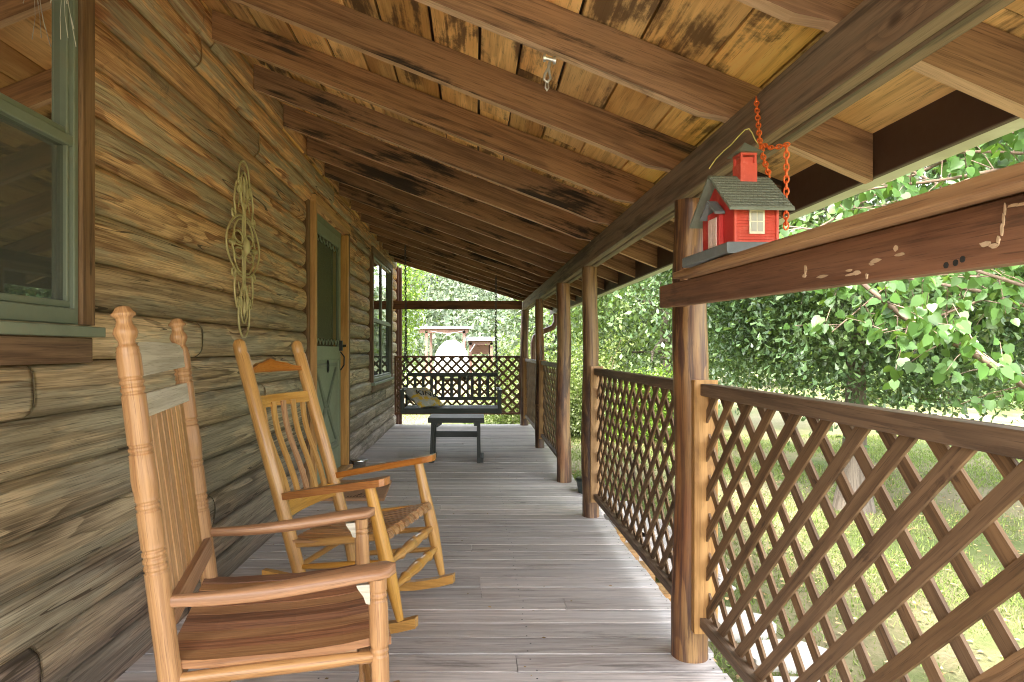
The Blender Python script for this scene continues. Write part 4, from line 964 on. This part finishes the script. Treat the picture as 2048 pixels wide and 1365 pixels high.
for a_, b_ in ((.067, .083), (.087, .103)):
    for c0_, c1_ in ((.036, .062), (.068, .096)): m_.box((-.0155, a_, c0_), (-.0145, b_, c1_), 'z', .0005)
build('door', m_, M['pinkdoor'], bh, local=True)
# roof: two slabs with staggered shingles
ov, oy = .024, .030
for sg in (-1, 1):
    m_ = MB(); ym_ = LY / 2; e_y = ym_ + sg * (ym_ + oy); ez = WH - (RH - WH) / ym_ * oy + .006; rz_ = RH + .006
    m_.poly([V((-ov, ym_, rz_)), V((LX + ov, ym_, rz_)), V((LX + ov, e_y, ez)), V((-ov, e_y, ez))], (0, 0, -.006), (1, 0, 0))
    nr = 12
    for r_ in range(nr):
        t0_, t1_ = r_ / nr, (r_ + 1) / nr; xx = -ov + (.004 if r_ % 2 else 0)
        while xx < LX + ov - .003:
            x2 = min(xx + .0105, LX + ov); P0 = V((0, ym_ + (e_y - ym_) * t0_, rz_ + (ez - rz_) * t0_)); P1 = V((0, ym_ + (e_y - ym_) * t1_, rz_ + (ez - rz_) * t1_))
            m_.poly([P0 + V((xx, 0, .0006)), P0 + V((x2 - .001, 0, .0006)), P1 + V((x2 - .001, 0, .003)), P1 + V((xx, 0, .003))], (0, 0, -.0022), (1, 0, 0)); xx = x2
    build('roof', m_, M['shingle'], bh, local=True)
m_ = MB(); cxm, cym = LX / 2 + .016, LY / 2; q = .0215
m_.box((cxm - q, cym - q, RH - .012), (cxm + q, cym + q, RH + .034), 'z', .001)
for a in (-1, 1):
    for b in (-1, 1): m_.box((cxm + a * (q - .004) - .003, cym + b * (q - .004) - .003, RH + .034), (cxm + a * (q - .004) + .003, cym + b * (q - .004) + .003, RH + .055), 'z', .0005)
m_.box((cxm - q + .006, cym - q + .006, RH + .034), (cxm + q - .006, cym + q - .006, RH + .05), 'z', .0005); m_.box((cxm - q, cym - q, RH + .055), (cxm + q, cym + q, RH + .060), 'z', .0005)
cu = build('cupola', m_, M['redlit'], bh, local=True)
m_ = MB(); e = q + .011; top = V((cxm, cym, RH + .092)); cor = [V((cxm + a * e, cym + b * e, RH + .060)) for a, b in ((-1, -1), (1, -1), (1, 1), (-1, 1))]; mid = [V((cxm + a * e * .42, cym + b * e * .42, RH + .078)) for a, b in ((-1, -1), (1, -1), (1, 1), (-1, 1))]
for i in range(4):
    j = (i + 1) % 4; m_.add([cor[i], cor[j], mid[j], mid[i]], [[0, 1, 2, 3]], [[(0, 0), (.1, 0), (.1, .1), (0, .1)]]); m_.add([mid[i], mid[j], top], [[0, 1, 2]], [[(0, 0), (.1, 0), (.1, .1)]])
m_.add(cor, [[3, 2, 1, 0]], [[(0, 0)] * 4]); build('cupola_roof', m_, M['shingle'], cu, local=True)
def px3(px, py, d): return V(((px - 950) / 1280 * d, d, 1.2 + (702 - py) / 1280 * d))
m_ = MB(); J1 = px3(1520, 288, 1.69); J2 = px3(1573, 290, 1.60)
chain_mesh(m_, [px3(1512, 195, 1.785), J1], .021, .0021, 6, 10); chain_mesh(m_, [J1, px3(1528, 320, 1.65), px3(1538, 350, 1.615)], .021, .0021, 6, 10)
chain_mesh(m_, [J1, px3(1545, 297, 1.64), J2], .019, .0021, 6, 10); chain_mesh(m_, [J2, px3(1572, 452, 1.60)], .021, .0021, 6, 10)
tag(build('orange_chain', m_, M['orange'], at=tuple(J1)), 'orange chain hanging from the header beam over the red birdhouse', 'chain')
m_ = MB(); wpts = [(1418, 338), (1432, 318), (1448, 302), (1462, 290), (1478, 272), (1490, 260), (1498, 258), (1504, 266), (1510, 280), (1517, 290)]
m_.tube([px3(a, b, 1.63 + .006 * i) for i, (a, b) in enumerate(wpts)], .0014, 6)
tag(build('hanging_wire', m_, M['wire'], at=tuple(px3(1490, 260, 1.66))), 'bent yellow green wire arching over the birdhouse cupola', 'wire')
# swing hanger hook left on a rafter
hk = thing('swing_hook', 'galvanised swivel hook bolted under a near rafter with nothing hung on it', 'hook', tuple(px3(1098, 115, 2.01)))
m_ = MB(); a = px3(1089, 116, 2.0); b = px3(1109, 121, 2.0); m_.tube([a, b], .006, 8); m_.tube([a - V((.004, 0, 0)), a + V((.004, 0, 0))], .012, 6); m_.tube([b - V((.004, 0, 0)), b + V((.004, 0, 0))], .012, 6); build('bolt', m_, M['zinc'], hk)
m_ = MB(); c = px3(1094, 142, 2.0); m_.tube([px3(1100, 120, 2.0), px3(1099, 132, 2.0), px3(1089, 150, 2.0), px3(1088, 160, 2.0), px3(1095, 165, 2.0), px3(1101, 158, 2.0), px3(1099, 146, 2.0), px3(1097, 133, 2.0), px3(1100, 122, 2.0)], .0042, 8)
m_.tube([px3(1092, 161, 2.0), px3(1091, 176, 2.0), px3(1094, 182, 2.0), px3(1097, 176, 2.0), px3(1096, 161, 2.0)], .003, 6); build('hook_loop', m_, M['zinc'], hk)

# ================================================================== OUTSIDE
def leaves(name, C, A, N, S, shape, mat, parent=None, at=(0, 0, 0)):
    if isinstance(shape, dict): return leaves_f(name, C, A, N, S, shape, mat, parent)
    A = A / np.linalg.norm(A, axis=1, keepdims=True); B = np.cross(N, A); B /= np.linalg.norm(B, axis=1, keepdims=True) + 1e-9; N2 = np.cross(A, B)
    sh_ = np.array(shape, dtype=np.float64); k = len(sh_)
    vv = C[:, None, :] + S[:, None, None] * (sh_[None, :, 0:1] * A[:, None, :] + sh_[None, :, 1:2] * B[:, None, :] + sh_[None, :, 2:3] * N2[:, None, :])
    return npmesh(name, vv.reshape(-1, 3), k, mat, parent, at)
def leaves_f(name, C, A, N, S, shape, mat, parent):
    A = A / np.linalg.norm(A, axis=1, keepdims=True); B = np.cross(N, A); B /= np.linalg.norm(B, axis=1, keepdims=True) + 1e-9; N2 = np.cross(A, B)
    sh_ = np.array(shape['v'], dtype=np.float64); k = len(sh_); fa = np.array(shape['f'], dtype=np.int32); n = len(C)
    curl = rng.uniform(-.6, 1.6, n)[:, None, None]
    vv = C[:, None, :] + S[:, None, None] * (sh_[None, :, 0:1] * A[:, None, :] + sh_[None, :, 1:2] * B[:, None, :] + sh_[None, :, 2:3] * curl * N2[:, None, :])
    vv = (vv.reshape(-1, 3) - np.array(tuple(ABS[parent.name]) if parent is not None else (0, 0, 0))).astype(np.float32)
    idx = (np.arange(n, dtype=np.int32)[:, None, None] * k + fa[None]).ravel(); p = n * len(fa)
    me = bpy.data.meshes.new(name); me.vertices.add(len(vv)); me.loops.add(len(idx)); me.polygons.add(p)
    me.vertices.foreach_set('co', vv.ravel()); me.loops.foreach_set('vertex_index', idx); me.polygons.foreach_set('loop_start', np.arange(0, p * 4, 4, dtype=np.int32))
    me.materials.append(mat); me.update(calc_edges=True)
    o = bpy.data.objects.new(name, me); COL.objects.link(o)
    if parent is not None: o.parent = parent; ABS[o.name] = ABS[parent.name]
    return o
FHEART = dict(v=[(0, 0, 0), (.45, 0, -.07), (1, 0, -.16), (-.09, .22, .05), (.13, .45, .09), (.55, .37, .03), (-.09, -.22, .05), (.13, -.45, .09), (.55, -.37, .03)], f=[(0, 3, 4, 1), (1, 4, 5, 2), (0, 1, 7, 6), (1, 2, 8, 7)])
FOBOV = dict(v=[(0, 0, -.02), (1, 0, -.10), (.38, .13, .05), (.80, .27, .07), (.38, -.13, .05), (.80, -.27, .07)], f=[(0, 2, 3, 1), (0, 1, 5, 4)])
DIAM = [(0, 0, 0), (.5, .24, .05), (1, 0, -.03), (.5, -.24, .05)]
OBOV = [(0, 0, 0), (.4, .13, .03), (.78, .27, .04), (1, 0, -.02), (.78, -.27, .04), (.4, -.13, .03)]
HEART = [(0, 0, 0), (-.09, .22, .02), (.08, .45, .05), (.45, .42, .05), (1, 0, -.08), (.45, -.42, .05), (.08, -.45, .05), (-.09, -.22, .02)]
def rnd(n): return rng.normal(size=(n, 3))
def cluster_leaves(cent, per, spread, size, droop=.5):
    n = len(cent) * per; base = np.repeat(np.asarray(cent), per, axis=0); off = rnd(n) * spread; C = base + off
    A = rnd(n) * .8 + off / (spread + 1e-6) * .35; A[:, 2] -= droop
    N = rnd(n) * .7; N[:, 2] += 1.0
    return C, A, N, size * rng.uniform(.65, 1.25, n)
def limb(mb, p, q, r0, r1, sag=.1, n=7, ns=7):
    p, q = V(p), V(q); L = (q - p).length; k = V((random.uniform(-1, 1), random.uniform(-1, 1), random.uniform(-.3, 1))) * L * sag
    pts = [p.lerp(q, i / n) + k * math.sin(pi * i / n) + V((random.uniform(-1, 1), random.uniform(-1, 1), random.uniform(-1, 1))) * L * .012 for i in range(n + 1)]
    pts[0] = p; mb.tube(pts, [r0 + (r1 - r0) * i / n for i in range(n + 1)], ns); return pts
def tree(name, label, base, trunk_top, r, cen, rad, ncl, per, spread, size, lmat, bmat, shape=OBOV, droop=.5, zmin=-9, hollow=.5, group=None, cat='tree', flare=1.9, keep=None):
    t_ = thing(name, label, cat, base, 0, group); m_ = MB(); b = V(base); tp = V(trunk_top); n = 16
    pts = [b.lerp(tp, i / n) + V((.03 * math.sin(i * .7), .03 * math.cos(i * .9), 0)) * (i / n) for i in range(n + 1)]
    m_.tube(pts, [r * (1 + (flare - 1) * math.exp(-i * .95)) * (1 - .62 * i / n) for i in range(n + 1)], 18, .05)
    cl = []
    while len(cl) < ncl:
        d = rng.normal(size=3); d /= np.linalg.norm(d); rr = hollow + (1 - hollow) * rng.random() ** .6; p = np.array(cen) + d * rr * np.array(rad) * (1 + .16 * math.sin(d[0] * 7 + d[2] * 5) + .1 * math.sin(d[1] * 11))
        if p[2] < zmin + rng.random() * .35: continue
        if keep and not keep(p): continue
        cl.append(p)
    nodes = pts[4:]; limbs = []
    for i in range(14):
        c = V(cl[i * len(cl) // 14]); nd = nodes[min(len(nodes) - 1, int(random.random() ** 1.0 * len(nodes)))]
        limbs += limb(m_, nd, nd.lerp(c, .8), r * .38, r * .08, .12)
    for c in cl[::2]:
        c = V(c); nd = min(limbs, key=lambda q_: (q_ - c).length); limb(m_, nd, c, r * .07, r * .015, .1, 4, 4)
    build('trunk', m_, bmat, t_)
    C, A, N, S = cluster_leaves(cl, per, spread, size, droop); leaves('crown', C, A, N, S, shape, lmat, t_)
    return t_
# lawn and ground
def gh(x, y): return GZ + .03 * math.sin(x * .5 + 1) * math.cos(y * .4) * min(1, max(0, (x - 1.2) / 3))
m_ = MB(); xs = [-140, -60, -30, -15, -8] + list(np.arange(-6, 22, 1.0)) + [26, 34, 50, 80, 140]; ys = [-60, -30, -12] + list(np.arange(-6, 32, 1.0)) + [38, 48, 60, 80, 120, 180, 300]
m_.add([V((x, y, gh(x, y))) for y in ys for x in xs], [[j * len(xs) + i, j * len(xs) + i + 1, (j + 1) * len(xs) + i + 1, (j + 1) * len(xs) + i] for j in range(len(ys) - 1) for i in range(len(xs) - 1)], [[(0, 0)] * 4] * ((len(ys) - 1) * (len(xs) - 1)), True)
tag(build('lawn', m_, M['lawn']), kind='structure')
n = 210000
gx = np.concatenate([1.0 + rng.random(n) ** 1.3 * 9.5, rng.uniform(-3.5, 4.5, 26000)]); gy = np.concatenate([.7 + rng.random(n) ** 1.15 * 13, rng.uniform(10.6, 19, 26000)])
pat = np.sin(gx * 1.9 + np.sin(gy * 1.3) * 1.4) + np.sin(gy * 2.3 + gx) + rng.normal(size=len(gx)) * .9; kp = pat > -.35; gx, gy = gx[kp], gy[kp]; n = len(gx)
gz = GZ + .03 * np.sin(gx * .5 + 1) * np.cos(gy * .4) * np.clip((gx - 1.2) / 3, 0, 1) - .002
A = rnd(n) * .55; A[:, 2] = np.abs(A[:, 2]) + .55
go = leaves('grass', np.stack([gx, gy, gz], 1), A, rnd(n), rng.uniform(.020, .048, n) * (1 + gy * .04), [(0, .09, 0), (.6, .07, .03), (1, 0, .1), (.0, -.09, 0)], M['grass']); tag(go, 'short patchy lawn grass', 'grass', kind='stuff')
n = 3600; lx = np.concatenate([1.1 + rng.random(n) * 7, rng.normal(3.3, .8, 1100)]); ly = np.concatenate([1 + rng.random(n) * 9, rng.normal(12.2, .5, 1100)]); n = len(lx)
A = rnd(n); A[:, 2] *= .15; N = rnd(n) * .25; N[:, 2] += 1
tag(leaves('fallen_leaves', np.stack([lx, ly, np.full(n, GZ + .022)], 1), A, N, rng.uniform(.025, .06, n), OBOV, M['litter']), 'dry brown leaves scattered on the lawn', 'leaves', kind='stuff')
# flagstones
for i, (x, y, a, b, lb) in enumerate(((1.62, 4.15, .30, .22, 'pale flagstone in the lawn farthest from the viewer of the three by the deck'), (1.80, 3.72, .26, .16, 'pale oval flagstone in the middle of the three beside the deck'), (1.66, 3.30, .22, .14, 'small pale flagstone nearest the viewer beside the deck'))):
    m_ = MB(); m_.poly([V((x + a * math.cos(k * pi / 9) * (1 + .07 * math.sin(k * 2.3 + i)), y + b * math.sin(k * pi / 9) * (1 + .08 * math.cos(k * 1.7 + i)), GZ - .01)) for k in range(18)], (0, 0, .065), (1, 0, 0)); tag(build('flagstone', m_, M['stone'], at=(x, y, GZ)), lb, 'stone', 'flagstones beside the deck')

# trees
tree('oak_tree', 'grey-trunked oak on the lawn with a low dense crown of glossy leaves', (4.28, 7.24, GZ - .03), (4.5, 7.5, 5.2), .118, (4.7, 7.7, 3.05), (3.3, 2.9, 2.5), 700, 200, .24, .080, M['l_oak'], M['bark'], FOBOV, .35, .62, .5)
# near tree with heart shaped leaves
rb = thing('redbud_tree', 'broad heart-leaved tree reaching in from the right behind the near lattice', 'tree', (4.6, 3.7, GZ)); m_ = MB()
tk = limb(m_, (4.6, 3.7, GZ - .03), (4.75, 3.9, 3.6), .09, .03, .02, 12, 12); tips = []
mains = [[(4.62, 3.7, .25), (3.6, 3.5, .72), (2.92, 3.4, 1.02), (2.58, 3.38, 1.22), (2.26, 3.36, 1.37), (1.99, 3.38, 1.60), (1.72, 3.42, 1.70)]]
for k in range(58):
    z0 = random.uniform(.5, 3.1); e = V((random.uniform(1.65, 4.2), random.uniform(2.75, 4.9), random.uniform(1.15, 3.5))); s0 = V((4.68, 3.8, z0)); 
    if e.x < 2.3 and e.z < 1.5: e.z += .5
    mains.append([s0.lerp(e, i / 6) + V((0, 0, .25 * math.sin(pi * i / 6))) + V((random.uniform(-.05, .05),) * 3) for i in range(7)])
LC, LA, LS = [], [], []
for mi, mp in enumerate(mains):
    mp = [V(p) for p in mp]; r0 = .030 if mi == 0 else .016
    m_.tube(mp, [r0 * (1 - .85 * i / 6) + .002 for i in range(7)], 8)
    for k in range(44 if mi == 0 else 19):
        t_ = random.uniform(1.2 if mi == 0 else 1.8, 6); i = min(5, int(t_)); p = mp[i].lerp(mp[i + 1], t_ - i)
        dr = V((random.uniform(-1, .3), random.uniform(-1, 1), random.uniform(-.5, .7))).normalized() * random.uniform(.12, .38); q = p + dr
        m_.tube([p, p + dr * .5 + V((0, 0, .012)), q], [.0035, .0025, .0014], 4)
        for j in range(9):
            a = .2 + .8 * j / 7; c = p.lerp(q, a); sd_ = V((random.uniform(-1, 1), random.uniform(-1, 1), random.uniform(-.5, .2))).normalized() * .035
            LC.append(tuple(c + sd_)); LA.append(tuple(sd_.normalized() * .8 + V((0, 0, -.9)) + V((random.uniform(-.5, .5), random.uniform(-.5, .5), random.uniform(-.2, .5))))); LS.append(random.uniform(.040, .076))
build('trunk', m_, M['twig'], rb)
LC, LA, LS = np.array(LC), np.array(LA), np.array(LS); N = rnd(len(LC)) * .6; N[:, 1] -= .6; N[:, 2] += .5
leaves('crown', LC, LA, N, LS, FHEART, M['l_red'], rb)
tree('maple_tree', 'bright yellow green young tree beyond the left end of the lattice', (-2.0, 13.6, GZ), (-1.95, 13.6, 3.6), .07, (-1.85, 13.6, 2.1), (.72, .9, 1.95), 100, 100, .15, .085, M['l_bright'], M['twig'], DIAM, .3, -.1, .2, cat='tree')
tree('dark_leafed_tree', 'tall dense dark green tree behind the long lattice panel', (4.6, 15.5, GZ), (4.7, 15.6, 5), .16, (4.6, 15.4, 3.4), (3.4, 2.6, 3.6), 330, 110, .36, .15, M['l_mid'], M['bark'], DIAM, .3, .2, .45)
tree('blue_green_tree', 'blue green tree on the slope behind the large shrub', (4.6, 30, GZ), (4.6, 30, 4), .2, (4.6, 30, 2.7), (3.2, 3, 3.0), 240, 90, .45, .24, M['l_far'], M['bark'], DIAM, .3, .2, .4)
def shrub(label, c, rad, ncl, per, spread, size, lm, group='shrubs along the lawn'):
    b = (c[0], c[1], GZ); t_ = thing('shrub', label, 'shrub', b, 0, group); m_ = MB(); cl = []
    for k in range(ncl):
        d = rng.normal(size=3); d /= np.linalg.norm(d); d[2] = abs(d[2]) * 1.1 - .12; rr = .35 + .65 * rng.random() ** .5; cl.append(np.array([c[0], c[1], GZ + .12]) + d * rr * np.array(rad) * (1 + .15 * math.sin(d[0] * 8 + d[1] * 6)))
    for p in cl[::3]: limb(m_, V(b) + V((random.uniform(-.15, .15), random.uniform(-.15, .15), 0)), V(p), .016, .004, .08, 5, 5)
    build('stems', m_, M['twig'], t_); C, A, N, S = cluster_leaves(cl, per, spread, size, .1); C[:, 2] = np.maximum(C[:, 2], GZ + .02); leaves('foliage', C, A, N, S, DIAM, lm, t_)
shrub('big rounded yellow green shrub behind the right half of the end lattice', (1.15, 13.6), (1.25, 1.2, 1.85), 230, 120, .13, .065, M['l_shrub'])
shrub('leafy shrub behind the lone post, spilling over the bright lawn', (2.55, 13.8), (1.1, 1.0, 2.0), 130, 110, .14, .07, M['l_shrub'])
shrub('low yellow green bush under the dark tree beyond the long lattice', (3.55, 12.9), (1.0, .8, 1.25), 110, 110, .12, .075, M['l_bright'])
shrub('broad green bush far back at the right edge of the lawn', (16.5, 22), (4.5, 2.2, 3.6), 200, 100, .4, .18, M['l_mid'])
# woods beyond the lawn
def mass(name, label, n, fx, size, lm, A_dn=.2, shape=DIAM):
    C = fx(n); n = len(C); A = rnd(n); A[:, 2] -= A_dn; N = rnd(n); N[:, 2] += .6; N[:, 1] -= .5
    tag(leaves(name, C, A, N, size * rng.uniform(.6, 1.3, n), shape, lm), label, 'woods', kind='stuff')
def belt(n):
    k = 260; bx_ = rng.uniform(3.5, 60, k); by = 27 + rng.uniform(0, 8, k) + .1 * bx_; bz = GZ + rng.uniform(.5, 1, k) * rng.uniform(1.5, 9, k); br = rng.uniform(.9, 2.0, k); i = rng.integers(0, k, n)
    return np.stack([bx_[i], by[i], np.maximum(bz[i], GZ)], 1) + rnd(n) * br[i, None] * np.array([.7, .6, .6]) * 1
mass('woods', 'dense green woods standing beyond the lawn on the right', 90000, belt, .34, M['l_mid'])
def hz(x, y):
    r = 13.4 - 5.6 * (1 / (1 + math.exp(-(x + 1) / 3.5))); f = min(1, max(0, (y - 48) / 62)); return GZ + (r + 1.2) * (f * f * (3 - 2 * f)) + .6 * math.sin(x * .13) * f + .5 * math.sin(y * .21 + x * .1) * f
m_ = MB(); xs = list(np.arange(-120, 141, 10.0)); ys = list(np.arange(46, 131, 6.0)) + [170]
m_.add([V((x, y, hz(x, y) - (.2 if y < 50 else 0))) for y in ys for x in xs], [[j * len(xs) + i, j * len(xs) + i + 1, (j + 1) * len(xs) + i + 1, (j + 1) * len(xs) + i] for j in range(len(ys) - 1) for i in range(len(xs) - 1)], [[(0, 0)] * 4] * ((len(ys) - 1) * (len(xs) - 1)), True)
tag(build('hill', m_, M['hill']), kind='structure')
def hillw(n):
    k = 1500; x = rng.uniform(-34, 34, k); y = rng.uniform(56, 112, k); b = np.stack([x, y, np.array([hz(a, c) for a, c in zip(x, y)]) + .8], 1); i = rng.integers(0, k, n); o = rnd(n) * np.array([1.3, 1.3, .95]); return b[i] + o
mass('hillside_forest', 'forest with haze tinted into its leaves covering the hillside beyond the porch end', 80000, hillw, .62, M['l_far'])

# sheds and camper far beyond the porch end
def shed(label, x0, x1, y0, y1, zt, posts_, back=True):
    t_ = thing('open_shed', label, 'shed', ((x0 + x1) / 2, (y0 + y1) / 2, GZ), 0, 'open sheds beyond the porch end')
    m_ = MB(); m_.beam(((x0 + x1) / 2, y0 - .4, zt + .05), ((x0 + x1) / 2, y1 + .3, zt + .32), x1 - x0 + .5, .06); build('roof', m_, M['tin'], t_)
    m_ = MB()
    for k in range(4): y = y0 + (y1 - y0) * k / 3; m_.box((x0, y, zt - .26 + .27 * (k / 3)), (x1, y + .08, zt - .04 + .27 * (k / 3)), 'x')
    build('roof_beams', m_, M['barn'], t_)
    for px in posts_:
        for y in (y0, y1): m_ = MB(); m_.box((px - .09, y, GZ), (px + .09, y + .18, zt - .1), 'z'); build('post', m_, M['barn'], t_)
    return t_
s1 = shed('tall open shed with pale tin roof behind the white camper', -3.7, -.45, 42, 46.5, 2.62, (-3.2, -.72))
m_ = MB(); m_.tube([(-2.9 + .18 * k, 41.75, 2.5 - .16 * math.sin(pi * k / 12)) for k in range(13)], .012, 5); build('light_string', m_, M['white'], s1)
s2 = shed('low dark lean-to shed to the right of the tall open shed', -.45, 1.2, 43, 46, 1.85, (-.3, 1.1)); m_ = MB(); m_.box((-.4, 46, .95), (1.2, 46.06, 1.8), 'x'); build('back_wall', m_, M['barn'], s2)
m_ = MB(); m_.beam((-.35, 42.9, 1.1), (.0, 42.9, 1.65), .06, .06); build('brace', m_, M['tin'], s2)
cp = thing('camper_trailer', 'rounded white camper trailer parked in front of the tall open shed', 'camper', (-1.4, 39.5, GZ)); m_ = MB()
arch = [(-1.04, .32)] + [(-1.04 * math.cos(a) if True else 0, .95 + 1.5 * math.sin(a)) for a in [i * pi / 22 for i in range(23)]] + [(1.04, .32)]
rows_ = []
for j, (yy, s_) in enumerate(((38, .86), (38.03, .95), (38.12, 1), (41.5, 1), (41.9, .9))): rows_.append([V((-1.4 + a * s_, yy, GZ + .32 + (b - .32) * s_)) for a, b in arch])
m_.grid(rows_, True); m_.add(rows_[0], [list(range(len(arch)))], [[(0, 0)] * len(arch)]); m_.add(rows_[-1], [list(range(len(arch)))], [[(0, 0)] * len(arch)]); build('body', m_, M['white'], cp)
m_ = MB(); m_.box((-1.66, 37.98, GZ + 1.65), (-1.38, 38.01, GZ + 1.95), 'z'); wn = build('window', m_, plain('tinted camper glass', (.12, .13, .13), .2), cp)
m_ = MB(); gy_ = 37.985
for a, b in (((-1.85, .5), (-1.85, 2.0)), ((-1.2, .5), (-1.2, 2.0)), ((-1.85, 2.0), (-1.2, 2.0))): m_.beam((a[0], gy_, GZ + a[1]), (b[0], gy_, GZ + b[1]), .02, .02, (0, 1, 0))
build('door_trim', m_, M['gutter'], cp)
for xx in (-2.2, -.72): m_ = MB(); m_.tube([(xx, 39.8, GZ + .31), (xx + .2, 39.8, GZ + .31)], .31, 20); build('wheel', m_, M['rubber'], cp)
